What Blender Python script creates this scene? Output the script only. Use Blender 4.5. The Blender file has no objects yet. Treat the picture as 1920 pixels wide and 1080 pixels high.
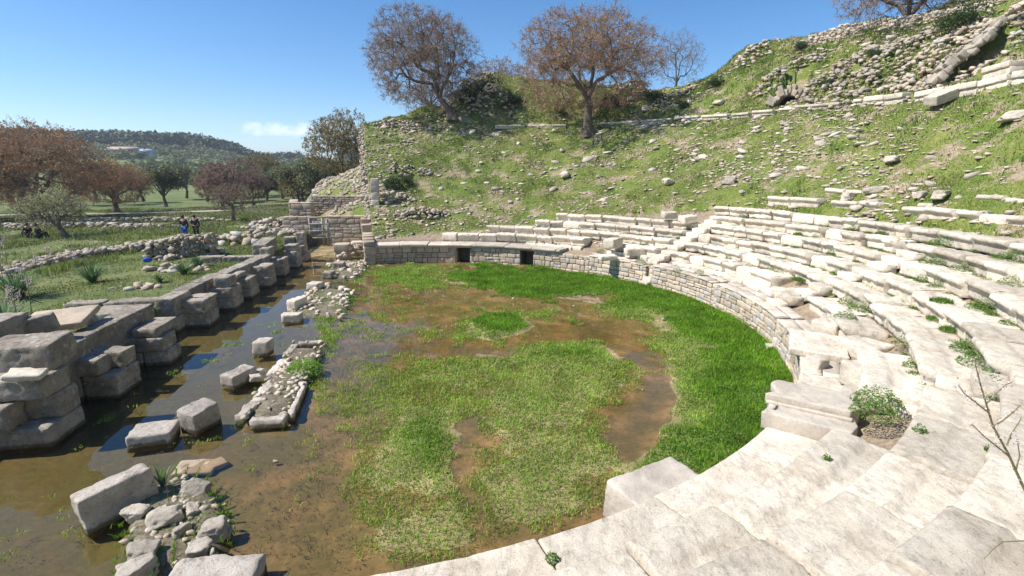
import bpy, math, random
import numpy as np
from mathutils import Vector, Matrix

# ------------------------------------------------------------------ camera, sky, sun, exposure
SC = bpy.context.scene
COL = SC.collection
CAM_H = 5.5
F_PX = 960.0
HORIZON = 315.0
PITCH = math.atan((540 - HORIZON) / F_PX)
cam_d = bpy.data.cameras.new('camera')
cam_d.sensor_width = 36.0
cam_d.lens = 36.0 * F_PX / 1920.0
cam_d.clip_start = 0.05
cam_d.clip_end = 6000
cam = bpy.data.objects.new('camera', cam_d)
cam.location = (0, 0, CAM_H)
cam.rotation_euler = (math.pi / 2 - PITCH, 0, 0)
COL.objects.link(cam)
SC.camera = cam

SUN_EL = math.radians(50)
TO_SUN = Vector((-0.985 * math.cos(SUN_EL), -0.17 * math.cos(SUN_EL), math.sin(SUN_EL))).normalized()
w = bpy.data.worlds.new('World')
SC.world = w
w.use_nodes = True
wn = w.node_tree
bg = wn.nodes['Background']
sky = wn.nodes.new('ShaderNodeTexSky')
sky.sky_type = 'NISHITA'
sky.sun_disc = False
sky.sun_elevation = SUN_EL
sky.sun_rotation = math.atan2(TO_SUN.x, TO_SUN.y)
sky.air_density = 0.85
sky.dust_density = 0.05
sky.ozone_density = 3.5
bg.inputs['Strength'].default_value = 0.108
hs = wn.nodes.new('ShaderNodeHueSaturation')
hs.inputs['Saturation'].default_value = 1.25
wn.links.new(sky.outputs[0], hs.inputs['Color'])
wn.links.new(hs.outputs[0], bg.inputs['Color'])
sun_d = bpy.data.lights.new('sun', 'SUN')
sun_d.energy = 4.7
sun_d.angle = math.radians(0.55)
sun_d.color = (1.0, 0.945, 0.87)
sun = bpy.data.objects.new('sun', sun_d)
sun.rotation_euler = (-TO_SUN).to_track_quat('-Z', 'Y').to_euler()
COL.objects.link(sun)
SC.view_settings.view_transform = 'Standard'
SC.view_settings.look = 'None'
SC.view_settings.exposure = 0.64
SC.view_settings.gamma = 1
try:
    SC.cycles.max_bounces = 6
    SC.cycles.transparent_max_bounces = 8
    SC.cycles.use_denoising = True
except Exception:
    pass

# ------------------------------------------------------------------ numeric helpers
CX, CY, R0 = -4.575, 17.407, 12.9          # centre and radius of the orchestra
DEG = math.pi / 180
CP, SP = math.cos(PITCH), math.sin(PITCH)


def rayd(u, v):
    x = (u - 960) / F_PX
    z0 = -(v - 540) / F_PX
    return np.array([x, CP + z0 * SP, -SP + z0 * CP])


def at(u, v, z=0.0):
    d = rayd(u, v)
    t = (z - CAM_H) / d[2]
    return np.array([d[0] * t, d[1] * t, z])


def proj(x, y, z):
    Z = z - CAM_H
    fy = y * CP - Z * SP
    up = y * SP + Z * CP
    fy = np.where(fy < 0.05, 0.05, fy)
    return 960 + F_PX * x / fy, 540 - F_PX * up / fy


def pol(x, y):
    return np.hypot(x - CX, y - CY), np.degrees(np.arctan2(x - CX, y - CY))


def P(r, phi, z=0.0):
    a = np.radians(phi)
    return np.array([CX + r * np.sin(a), CY + r * np.cos(a), z + 0 * np.asarray(a)])


def phi_at(u, v, z):
    p = at(u, v, z)
    return float(pol(p[0], p[1])[1])


def vn(Pt, seed=0):
    """value noise in about [-1,1], Pt (N,3)"""
    Pt = np.asarray(Pt, float)
    f = np.floor(Pt)
    i = f.astype(np.int64)
    t = Pt - f
    t = t * t * (3 - 2 * t)
    out = np.zeros(len(Pt))
    for dx in (0, 1):
        wx = t[:, 0] if dx else 1 - t[:, 0]
        for dy in (0, 1):
            wy = t[:, 1] if dy else 1 - t[:, 1]
            for dz in (0, 1):
                wz = t[:, 2] if dz else 1 - t[:, 2]
                h = ((i[:, 0] + dx) * 73856093) ^ ((i[:, 1] + dy) * 19349663) ^ ((i[:, 2] + dz) * 83492791) ^ (seed * 2654435761)
                h = (h ^ (h >> 13)) * 1274126177
                h = h ^ (h >> 16)
                out += wx * wy * wz * ((h & 0xffff) / 32767.5 - 1)
    return out


def fbm(Pt, seed=0, o=3, lac=2.1, g=0.5):
    Pt = np.asarray(Pt, float)
    s = 0
    a = 1.0
    for k in range(o):
        s = s + a * vn(Pt + 7.3 * k, seed + k)
        Pt = Pt * lac
        a *= g
    return s


def n2(x, y, sc, seed=0, o=3):
    x = np.asarray(x, float)
    sh = x.shape
    q = np.stack([x.ravel() * sc, np.asarray(y, float).ravel() * sc, np.full(x.size, 0.37)], 1)
    return fbm(q, seed, o).reshape(sh)


# ------------------------------------------------------------------ mesh batch
class MB:
    def __init__(s):
        s.V = []; s.F = []; s.n = 0

    def add(s, V, F):
        V = np.asarray(V, np.float32)
        F = np.asarray(F, np.int64)
        s.V.append(V)
        s.F.append(F + s.n)
        s.n += len(V)

    def mesh(s, name, mat, smooth=False):
        me = bpy.data.meshes.new(name)
        V = np.concatenate(s.V)
        loops = np.concatenate([f.ravel() for f in s.F]).astype(np.int32)
        sizes = np.concatenate([np.full(len(f), f.shape[1], np.int32) for f in s.F])
        starts = np.concatenate([[0], np.cumsum(sizes)[:-1]]).astype(np.int32)
        me.vertices.add(len(V)); me.vertices.foreach_set('co', V.ravel())
        me.loops.add(len(loops)); me.loops.foreach_set('vertex_index', loops)
        me.polygons.add(len(sizes)); me.polygons.foreach_set('loop_start', starts)
        try:
            me.polygons.foreach_set('loop_total', sizes)
        except Exception:
            pass
        if smooth:
            me.polygons.foreach_set('use_smooth', np.ones(len(sizes), bool))
        me.update(calc_edges=True)
        me.validate()
        if mat: me.materials.append(mat)
        return me

    def obj(s, name, mat, parent=None, smooth=False, origin=None):
        if origin is not None:
            o3 = np.asarray(origin, np.float32)
            s.V = [v - o3 for v in s.V]
        o = bpy.data.objects.new(name, s.mesh(name, mat, smooth))
        COL.objects.link(o)
        if origin is not None: o.location = [float(a) for a in origin]
        if parent:
            o.parent = parent
        return o


def tag(o, label=None, cat=None, group=None, kind=None):
    if label: o['label'] = label
    if cat: o['category'] = cat
    if group: o['group'] = group
    if kind: o['kind'] = kind
    return o


def empty(name, loc=(0, 0, 0), rz=0):
    o = bpy.data.objects.new(name, None)
    o.empty_display_size = 0.3
    o.location = [float(a) for a in loc]
    o.rotation_euler = (0, 0, rz)
    COL.objects.link(o)
    return o


def copy_thing(o, loc, rot, sc, label=None):
    c = o.copy()
    COL.objects.link(c)
    c.location = [float(a) for a in loc]
    c.rotation_euler = rot
    c.scale = sc if hasattr(sc, '__len__') else (sc, sc, sc)
    if label: c['label'] = label
    for ch in o.children:
        d = ch.copy()
        COL.objects.link(d)
        d.parent = c
    return c


_lat = {}


def lattice(nx, ny, nz):
    k = (nx, ny, nz)
    if k in _lat: return _lat[k]
    idx = {}
    pts = []
    def vid(i, j, l):
        t = (i, j, l)
        if t not in idx:
            idx[t] = len(pts); pts.append((2 * i / nx - 1, 2 * j / ny - 1, 2 * l / nz - 1))
        return idx[t]
    F = []
    for i in range(nx):
        for j in range(ny):
            F.append((vid(i, j, 0), vid(i, j + 1, 0), vid(i + 1, j + 1, 0), vid(i + 1, j, 0)))
            F.append((vid(i, j, nz), vid(i + 1, j, nz), vid(i + 1, j + 1, nz), vid(i, j + 1, nz)))
    for i in range(nx):
        for l in range(nz):
            F.append((vid(i, 0, l), vid(i + 1, 0, l), vid(i + 1, 0, l + 1), vid(i, 0, l + 1)))
            F.append((vid(i, ny, l), vid(i, ny, l + 1), vid(i + 1, ny, l + 1), vid(i + 1, ny, l)))
    for j in range(ny):
        for l in range(nz):
            F.append((vid(0, j, l), vid(0, j, l + 1), vid(0, j + 1, l + 1), vid(0, j + 1, l)))
            F.append((vid(nx, j, l), vid(nx, j + 1, l), vid(nx, j + 1, l + 1), vid(nx, j, l + 1)))
    _lat[k] = (np.array(pts), np.array(F))
    return _lat[k]


_seed = [11]


def nseed():
    _seed[0] += 17
    return _seed[0]


def block_arr(lx, ly, lz, res=0.12, rad=0.03, rough=0.015, chip=0.04, nmax=14, sd=None):
    """weathered block, base centre at origin"""
    sd = nseed() if sd is None else sd
    nx, ny, nz = [int(min(nmax, max(3, round(l / res)))) for l in (lx, ly, lz)]
    p, F = lattice(nx, ny, nz)
    h = np.array([lx, ly, lz]) / 2
    p = p.copy()
    for ax, k_ in enumerate((nx, ny, nz)):
        a_ = np.abs(p[:, ax])
        p[:, ax] = np.sign(p[:, ax]) * np.interp(a_, [0, 1 - 2 / k_, 1], [0, max(0.5, 1 - rad * 1.3 / h[ax]), 1])
    # pull the outermost rings close to the edges so they catch a bevel
    q = p * h
    rr = min(rad, h.min() * 0.5)
    off = np.random.RandomState(sd).rand(3) * 50
    wear = np.clip(fbm((q + off) * 3.1, sd, 3) - 0.25, 0, 1.2) * 1.4
    rad_l = (rr + chip * wear)[:, None]
    inner = np.clip(q, -(h - rad_l), h - rad_l)
    d = q - inner
    L = np.linalg.norm(d, axis=1, keepdims=True)
    L[L == 0] = 1
    q2 = inner + d / L * np.minimum(L, rad_l)
    nrm = q2 / h
    nrm = nrm / np.maximum(np.linalg.norm(nrm, axis=1, keepdims=True), 1e-6)
    q2 = q2 + nrm * (rough * fbm((q2 + off) * 6, sd + 3, 4, 2.2, 0.6))[:, None]
    # gentle taper or skew so no two blocks are alike
    rs = np.random.RandomState(sd + 1)
    q2[:, 0] += q2[:, 2] * rs.uniform(-.04, .04)
    q2[:, 1] += q2[:, 2] * rs.uniform(-.04, .04)
    q2[:, 2] += h[2]
    return q2, F


def rot_z(V, a):
    c, s = math.cos(a), math.sin(a)
    V = np.asarray(V).copy()
    x = V[:, 0] * c - V[:, 1] * s
    V[:, 1] = V[:, 0] * s + V[:, 1] * c
    V[:, 0] = x
    return V


def rock_arr(n=4, seed=0, planes=11, rough=0.05, flat=0.7):
    p, F = lattice(n, n, n)
    q = p / np.linalg.norm(p, axis=1, keepdims=True)
    rs = np.random.RandomState(seed)
    N = rs.normal(size=(planes, 3))
    ax = np.concatenate([np.eye(3), -np.eye(3)]) + rs.normal(size=(6, 3)) * 0.22
    N = np.concatenate([ax, N]); N /= np.linalg.norm(N, axis=1, keepdims=True)
    D = np.concatenate([rs.uniform(0.55, 0.8, 6), rs.uniform(0.72, 1.0, planes)])
    dots = q @ N.T
    rr = np.where(dots > 0.05, D / np.maximum(dots, 0.05), 9).min(axis=1)
    rr = np.minimum(rr, 1.05)
    rr = rr * (1 + rough * fbm(q * 3 + seed, seed, 2))
    V = q * rr[:, None]
    V[:, 2] *= flat
    return V, F


# ------------------------------------------------------------------ materials
def newmat(name):
    m = bpy.data.materials.new(name)
    m.use_nodes = True
    nt = m.node_tree
    b = nt.nodes['Principled BSDF']
    b.inputs['Roughness'].default_value = 0.9
    try: b.inputs['Specular IOR Level'].default_value = 0.25
    except Exception: pass
    return m, nt, b


def N(nt, t, **kw):
    n = nt.nodes.new(t)
    for k, v in kw.items():
        setattr(n, k, v)
    return n


def tex(nt, scale, detail=4, rough=0.6, coord='Object', vec_scale=None, kind='noise', dist=0):
    tc = N(nt, 'ShaderNodeTexCoord')
    src = tc.outputs[coord] if coord != 'World' else N(nt, 'ShaderNodeNewGeometry').outputs['Position']
    if vec_scale:
        mp = N(nt, 'ShaderNodeMapping')
        mp.inputs['Scale'].default_value = vec_scale
        nt.links.new(src, mp.inputs['Vector']); src = mp.outputs[0]
    if kind == 'noise':
        n = N(nt, 'ShaderNodeTexNoise')
        n.inputs['Scale'].default_value = scale
        n.inputs['Detail'].default_value = detail
        n.inputs['Roughness'].default_value = rough
        n.inputs['Distortion'].default_value = dist
        nt.links.new(src, n.inputs['Vector'])
        return n.outputs['Fac']
    n = N(nt, 'ShaderNodeTexVoronoi')
    n.inputs['Scale'].default_value = scale
    nt.links.new(src, n.inputs['Vector'])
    return n.outputs['Distance']


def ramp(nt, fac, stops):
    r = N(nt, 'ShaderNodeValToRGB')
    e = r.color_ramp.elements
    while len(e) < len(stops): e.new(0.5)
    for el, (p, c) in zip(e, stops):
        el.position = p
        el.color = tuple(c) + (1,) if len(c) == 3 else c
    nt.links.new(fac, r.inputs[0])
    return r.outputs[0]


def mix(nt, fac, a, b, mode='MIX'):
    m = N(nt, 'ShaderNodeMix', data_type='RGBA', blend_type=mode)
    for s, v in ((m.inputs[0], fac), (m.inputs[6], a), (m.inputs[7], b)):
        if isinstance(v, (int, float)): s.default_value = v
        elif isinstance(v, tuple): s.default_value = v + (1,)
        else: nt.links.new(v, s)
    return m.outputs[2]


def bump(nt, b, h, strength=0.5, dist=0.02):
    n = N(nt, 'ShaderNodeBump')
    n.inputs['Strength'].default_value = strength
    n.inputs['Distance'].default_value = dist
    nt.links.new(h, n.inputs['Height'])
    nt.links.new(n.outputs[0], b.inputs['Normal'])


def grey(v): return (v, v, v)


def stone_mat(name, c_hi, c_mid, c_lo, stain=0.35, stain_col=(0.10, 0.09, 0.08), per='object', bstr=0.6, bdist=0.02, warm=None, moss=None, fine=9, stain_lo=.5, streak=0.6, speck=0.5, speck_sc=26, wet=False, lichen=0.0):
    m, nt, b = newmat(name)
    co = 'World'
    base = ramp(nt, tex(nt, 1.1, 5, 0.65, co), [(0.3, c_lo), (0.5, c_mid), (0.72, c_hi)])
    if per == 'island':
        rnd = N(nt, 'ShaderNodeNewGeometry').outputs['Random Per Island']
    else:
        rnd = N(nt, 'ShaderNodeObjectInfo').outputs['Random']
    tone = ramp(nt, rnd, [(0.0, grey(0.72)), (0.5, grey(0.95)), (1.0, grey(1.1))])
    col = mix(nt, 1.0, base, tone, 'MULTIPLY')
    if warm:
        wn_ = N(nt, 'ShaderNodeMath', operation='FRACT')
        ml = N(nt, 'ShaderNodeMath', operation='MULTIPLY'); ml.inputs[1].default_value = 7.31
        nt.links.new(rnd, ml.inputs[0]); nt.links.new(ml.outputs[0], wn_.inputs[0])
        wf = ramp(nt, wn_.outputs[0], [(0.62, grey(0)), (0.95, grey(0.8))])
        col = mix(nt, wf, col, warm)
    # fine speckle of dirt and lichen, streaked
    sp = ramp(nt, tex(nt, fine, 6, 0.72, co), [(stain_lo, grey(0)), (0.75, grey(1))])
    sp2 = ramp(nt, tex(nt, 2.2, 3, 0.6, co, vec_scale=(1, 1, 2.2)), [(0.42, grey(0)), (0.68, grey(1))])
    sm = mix(nt, 1.0, sp, sp2, 'MULTIPLY')
    sf = N(nt, 'ShaderNodeMath', operation='MULTIPLY'); sf.inputs[1].default_value = stain
    nt.links.new(sm, sf.inputs[0])
    col = mix(nt, sf.outputs[0], col, stain_col)
    st = ramp(nt, tex(nt, 1.0, 9, 0.78, co, vec_scale=(9, 3.2, 6)), [(0.36, grey(0.70)), (0.5, grey(1.0)), (0.7, grey(1.12))])
    col = mix(nt, streak, col, st, 'MULTIPLY')
    pk = ramp(nt, tex(nt, speck_sc, 4, 0.8, co), [(0.30, grey(0.30)), (0.42, grey(1.0)), (0.6, grey(1.0)), (0.75, grey(1.15))])
    col = mix(nt, speck, col, pk, 'MULTIPLY')
    if lichen:
        lf = ramp(nt, tex(nt, 5.5, 5, 0.65, co), [(0.57, grey(0)), (0.63, grey(lichen))])
        col = mix(nt, lf, col, (0.62, 0.60, 0.54))
        lf = ramp(nt, tex(nt, 3.1, 6, 0.75, co, vec_scale=(1, 1, 1.3)), [(0.34, grey(lichen)), (0.42, grey(0))])
        col = mix(nt, lf, col, (0.06, 0.055, 0.05))
    if wet:
        g_ = N(nt, 'ShaderNodeNewGeometry'); sx = N(nt, 'ShaderNodeSeparateXYZ'); nt.links.new(g_.outputs['Position'], sx.inputs[0])
        ad = N(nt, 'ShaderNodeMath', operation='MULTIPLY_ADD'); nt.links.new(tex(nt, 6, 3, .6, co), ad.inputs[0]); ad.inputs[1].default_value = -0.12; nt.links.new(sx.outputs[2], ad.inputs[2])
        wf_ = ramp(nt, ad.outputs[0], [(0.0, (0.34, 0.33, 0.25)), (0.05, (1, 1, 1))])
        col = mix(nt, 1.0, col, wf_, 'MULTIPLY')
    if moss:
        mf = ramp(nt, tex(nt, 1.7, 5, 0.7, co), [(0.56, grey(0)), (0.66, grey(moss[1]))])
        col = mix(nt, mf, col, moss[0])
    nt.links.new(col, b.inputs['Base Color'])
    hb = mix(nt, 0.45, tex(nt, 8, 9, 0.78, co), tex(nt, 30, 6, 0.8, co))
    bump(nt, b, hb, bstr, bdist)
    return m


M = {}
M['marble'] = stone_mat('marble', (0.84, 0.76, 0.635), (0.75, 0.665, 0.535), (0.57, 0.485, 0.375), 0.8, (0.22, 0.19, 0.155), 'object', 0.9, 0.05, streak=1.0, speck=0.9, stain_lo=.44, lichen=0.12)
M['marble_isl'] = stone_mat('worn_marble', (0.72, 0.64, 0.54), (0.62, 0.54, 0.44), (0.48, 0.41, 0.33), 0.6, (0.18, 0.16, 0.13), 'island', 0.6, 0.025)
M['marble_grey'] = stone_mat('grey_marble', (0.72, 0.645, 0.55), (0.60, 0.53, 0.44), (0.46, 0.40, 0.33), 0.6, (0.16, 0.14, 0.12), 'object', 0.8, 0.035, speck=0.7, speck_sc=34)
M['pitted'] = stone_mat('pitted_limestone', (0.74, 0.66, 0.57), (0.58, 0.51, 0.43), (0.36, 0.31, 0.255), 0.75, (0.09, 0.085, 0.075), 'object', 1.0, 0.07, speck=1.0, speck_sc=22, stain_lo=.46, wet=True, lichen=0.55)
M['rubble'] = stone_mat('rubble_masonry', (0.66, 0.56, 0.43), (0.55, 0.455, 0.345), (0.42, 0.34, 0.25), 0.5, (0.15, 0.12, 0.09), 'island', 0.7, 0.03, warm=(0.45, 0.44, 0.42))
M['rubble_low'] = stone_mat('tan_fieldstone', (0.56, 0.47, 0.35), (0.43, 0.35, 0.26), (0.27, 0.22, 0.16), 0.6, (0.12, 0.1, 0.08), 'island', 0.9, 0.05, warm=(0.5, 0.48, 0.44), speck=0.9)
M['ashlar'] = stone_mat('ashlar', (0.58, 0.485, 0.375), (0.49, 0.40, 0.30), (0.37, 0.29, 0.21), 0.5, (0.13, 0.1, 0.08), 'island', 0.7, 0.02, warm=(0.40, 0.28, 0.2))
M['pier'] = stone_mat('pier_stone', (0.60, 0.52, 0.42), (0.46, 0.395, 0.315), (0.27, 0.23, 0.18), 0.85, (0.06, 0.052, 0.045), 'island', 1.0, 0.09, fine=7, stain_lo=.42, speck=1.0, speck_sc=18, wet=True, lichen=0.7)
M['rock'] = stone_mat('field_stone', (0.70, 0.62, 0.50), (0.58, 0.50, 0.40), (0.42, 0.36, 0.28), 0.55, (0.14, 0.12, 0.1), 'island', 0.8, 0.04, warm=(0.5, 0.40, 0.27))
M['rock_obj'] = stone_mat('loose_stone', (0.74, 0.66, 0.55), (0.60, 0.53, 0.43), (0.42, 0.36, 0.29), 0.6, (0.12, 0.11, 0.1), 'object', 1.0, 0.08, speck=0.9, speck_sc=16)
M['rock_dark'] = stone_mat('ruin_stone', (0.54, 0.48, 0.39), (0.42, 0.37, 0.295), (0.27, 0.23, 0.18), 0.6, (0.07, 0.065, 0.06), 'island', 0.9, 0.05, warm=(0.46, 0.36, 0.24))


def ground_mat(name, stops, sc=0.6, soil=None, soil_lo=0.55, soil_hi=0.68, soil_sc=0.35, bs=0.6, fine_=0.85):
    m, nt, b = newmat(name)
    a = tex(nt, sc, 6, 0.7, 'World')
    bb = tex(nt, sc * 9, 4, 0.7, 'World')
    f = mix(nt, 0.45, a, bb)
    col = ramp(nt, f, stops)
    if soil:
        sf = ramp(nt, tex(nt, soil_sc, 7, 0.72, 'World'), [(soil_lo, grey(0)), (soil_hi, grey(1))])
        sc_ = ramp(nt, tex(nt, 6, 4, 0.7, 'World'), [(0.3, tuple(c * 0.7 for c in soil)), (0.7, tuple(c * 1.2 for c in soil))])
        col = mix(nt, sf, col, sc_)
    fs = ramp(nt, tex(nt, 11, 7, 0.8, 'World'), [(0.34, grey(0.45)), (0.5, grey(1.0)), (0.66, grey(1.6))])
    col = mix(nt, fine_, col, fs, 'MULTIPLY')
    nt.links.new(col, b.inputs['Base Color'])
    bump(nt, b, mix(nt, 0.5, tex(nt, 5, 6, 0.75, 'World'), tex(nt, 24, 4, 0.7, 'World')), bs, 0.08)
    return m


M['slope'] = ground_mat('slope_ground', [(0.3, (0.06, 0.10, 0.016)), (0.47, (0.115, 0.16, 0.028)), (0.6, (0.19, 0.20, 0.055)), (0.72, (0.30, 0.26, 0.14))], 0.55, (0.33, 0.26, 0.18), 0.515, 0.595, 0.6)
M['meadow'] = ground_mat('meadow_ground', [(0.3, (0.055, 0.08, 0.025)), (0.46, (0.10, 0.13, 0.04)), (0.58, (0.16, 0.17, 0.06)), (0.72, (0.26, 0.22, 0.12))], 0.3, (0.28, 0.22, 0.15), 0.62, 0.7, 0.2)
M['hills'] = ground_mat('hill_ground', [(0.3, (0.06, 0.08, 0.022)), (0.46, (0.11, 0.14, 0.04)), (0.58, (0.17, 0.2, 0.065)), (0.75, (0.26, 0.24, 0.12))], 0.02, (0.16, 0.2, 0.08), 0.56, 0.6, 0.012, 0.2)
M['earth'] = ground_mat('bare_earth', [(0.3, (0.2, 0.15, 0.1)), (0.5, (0.28, 0.215, 0.15)), (0.7, (0.36, 0.29, 0.2))], 1.2)
M['islet_soil'] = ground_mat('islet_soil', [(0.3, (0.07, 0.075, 0.03)), (0.45, (0.14, 0.115, 0.075)), (0.58, (0.22, 0.19, 0.14)), (0.7, (0.10, 0.12, 0.03))], 2.5)
M['gravel_path'] = ground_mat('path_gravel', [(0.3, (0.38, 0.34, 0.29)), (0.7, (0.55, 0.5, 0.43))], 1.0)


def leaf_mat(name, cols, trans=0.35, per='island', rough=0.6, noise_sc=None):
    m, nt, b = newmat(name)
    if per == 'island':
        rnd = N(nt, 'ShaderNodeNewGeometry').outputs['Random Per Island']
    else:
        rnd = N(nt, 'ShaderNodeObjectInfo').outputs['Random']
    n = len(cols)
    col = ramp(nt, rnd, [(i / max(1, n - 1), c) for i, c in enumerate(cols)])
    if noise_sc:
        t = ramp(nt, tex(nt, noise_sc, 3, 0.6, 'World'), [(0.3, grey(0.65)), (0.7, grey(1.3))])
        col = mix(nt, 1.0, col, t, 'MULTIPLY')
    nt.links.new(col, b.inputs['Base Color'])
    b.inputs['Roughness'].default_value = rough
    tr = N(nt, 'ShaderNodeBsdfTranslucent')
    nt.links.new(col, tr.inputs['Color'])
    ms = N(nt, 'ShaderNodeMixShader')
    ms.inputs[0].default_value = trans
    nt.links.new(b.outputs[0], ms.inputs[1]); nt.links.new(tr.outputs[0], ms.inputs[2])
    nt.links.new(ms.outputs[0], nt.nodes['Material Output'].inputs[0])
    return m


M['lush'] = leaf_mat('lush_grass', [(0.07, 0.19, 0.008), (0.12, 0.29, 0.012), (0.19, 0.37, 0.02), (0.30, 0.42, 0.06)], 0.4, noise_sc=0.9)
M['sedge'] = leaf_mat('pale_grass', [(0.13, 0.26, 0.02), (0.22, 0.37, 0.04), (0.32, 0.46, 0.07), (0.38, 0.46, 0.10)], 0.35, noise_sc=1.2)
M['drown'] = leaf_mat('submerged_weed', [(0.10, 0.12, 0.03), (0.16, 0.18, 0.05), (0.26, 0.27, 0.1)], 0.2)
M['hgrass'] = leaf_mat('slope_grass', [(0.08, 0.14, 0.018), (0.14, 0.22, 0.03), (0.22, 0.30, 0.05), (0.34, 0.34, 0.14)], 0.35, noise_sc=0.5)
M['straw'] = leaf_mat('straw', [(0.34, 0.28, 0.13), (0.45, 0.38, 0.2), (0.3, 0.3, 0.12)], 0.25)
M['tallweed'] = leaf_mat('tall_weed_leaves', [(0.05, 0.11, 0.02), (0.09, 0.17, 0.035), (0.15, 0.22, 0.06)], 0.3)
M['mgrass'] = leaf_mat('meadow_grass', [(0.09, 0.15, 0.025), (0.16, 0.22, 0.04), (0.23, 0.28, 0.07), (0.36, 0.33, 0.16)], 0.35, noise_sc=0.4)
M['weed'] = leaf_mat('weed_leaves', [(0.05, 0.13, 0.015), (0.11, 0.22, 0.03), (0.2, 0.3, 0.06)], 0.3)
M['aspho'] = leaf_mat('asphodel_leaves', [(0.06, 0.13, 0.04), (0.1, 0.19, 0.07), (0.18, 0.26, 0.13)], 0.25)
M['stem'] = leaf_mat('flower_stems', [(0.16, 0.15, 0.06), (0.24, 0.2, 0.1)], 0.1)
M['petal'] = leaf_mat('flower_petals', [(0.62, 0.5, 0.5), (0.75, 0.66, 0.64), (0.55, 0.4, 0.4)], 0.3)
M['yellow'] = leaf_mat('yellow_petals', [(0.7, 0.55, 0.02), (0.75, 0.65, 0.05)], 0.2)
M['shrub'] = leaf_mat('shrub_leaves', [(0.025, 0.05, 0.014), (0.05, 0.09, 0.024), (0.09, 0.14, 0.04)], 0.25)
M['olive'] = leaf_mat('olive_leaves', [(0.09, 0.11, 0.045), (0.15, 0.17, 0.075), (0.22, 0.235, 0.12)], 0.25)
M['pine'] = leaf_mat('pine_needles', [(0.03, 0.048, 0.018), (0.05, 0.075, 0.026), (0.08, 0.11, 0.04)], 0.1)
M['twig'] = leaf_mat('bare_twigs', [(0.17, 0.125, 0.09), (0.26, 0.19, 0.135), (0.36, 0.27, 0.2)], 0.0, rough=0.9)
M['seed_rust'] = leaf_mat('dry_rust_leaves', [(0.34, 0.18, 0.08), (0.44, 0.25, 0.12), (0.36, 0.25, 0.15)], 0.2, rough=0.9)
M['seed_dull'] = leaf_mat('dry_dull_leaves', [(0.26, 0.17, 0.12), (0.34, 0.23, 0.16), (0.30, 0.24, 0.19)], 0.2, rough=0.9)
M['seed_ochre'] = leaf_mat('ochre_buds', [(0.22, 0.17, 0.06), (0.3, 0.23, 0.09), (0.2, 0.2, 0.07)], 0.25, rough=0.9)
M['bud_green'] = leaf_mat('pale_green_leaves', [(0.3, 0.34, 0.14), (0.42, 0.46, 0.22)], 0.35)


def simple(name, col, rough=0.8, metal=0.0, bs=0, bsc=20):
    m, nt, b = newmat(name)
    c = ramp(nt, tex(nt, 6, 4, 0.7, 'Object'), [(0.3, tuple(x * 0.75 for x in col)), (0.7, tuple(min(1, x * 1.2) for x in col))])
    nt.links.new(c, b.inputs['Base Color'])
    b.inputs['Roughness'].default_value = rough
    b.inputs['Metallic'].default_value = metal
    if bs: bump(nt, b, tex(nt, bsc, 6, 0.7, 'Object'), bs, 0.03)
    return m


M['bark'] = simple('bark', (0.15, 0.115, 0.09), 0.95, 0, 0.9, 9)
M['metal'] = simple('rusty_grille', (0.42, 0.38, 0.34), 0.7, 0.2)
M['mortar_and_shade'] = simple('joint_earth_and_shade', (0.12, 0.1, 0.07), 0.95, 0, 0.6)
M['black_cloth'] = simple('black_cloth', (0.015, 0.015, 0.018))
M['blue_cloth'] = simple('blue_cloth', (0.02, 0.12, 0.5))
M['skin'] = simple('skin', (0.5, 0.3, 0.22), 0.6)
M['hair'] = simple('hair', (0.06, 0.035, 0.02), 0.7)
M['plaster'] = simple('pale_plaster', (0.6, 0.55, 0.48))
M['tile'] = simple('red_roof', (0.42, 0.31, 0.26))
M['blue_roof'] = simple('blue_roof', (0.28, 0.38, 0.5))
M['window'] = simple('dark_window', (0.03, 0.035, 0.04), 0.3)
M['post'] = simple('dark_post', (0.08, 0.09, 0.09))

# cloud lives in the sky itself (world shader, by direction)
tcw = wn.nodes.new('ShaderNodeTexCoord')


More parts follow.
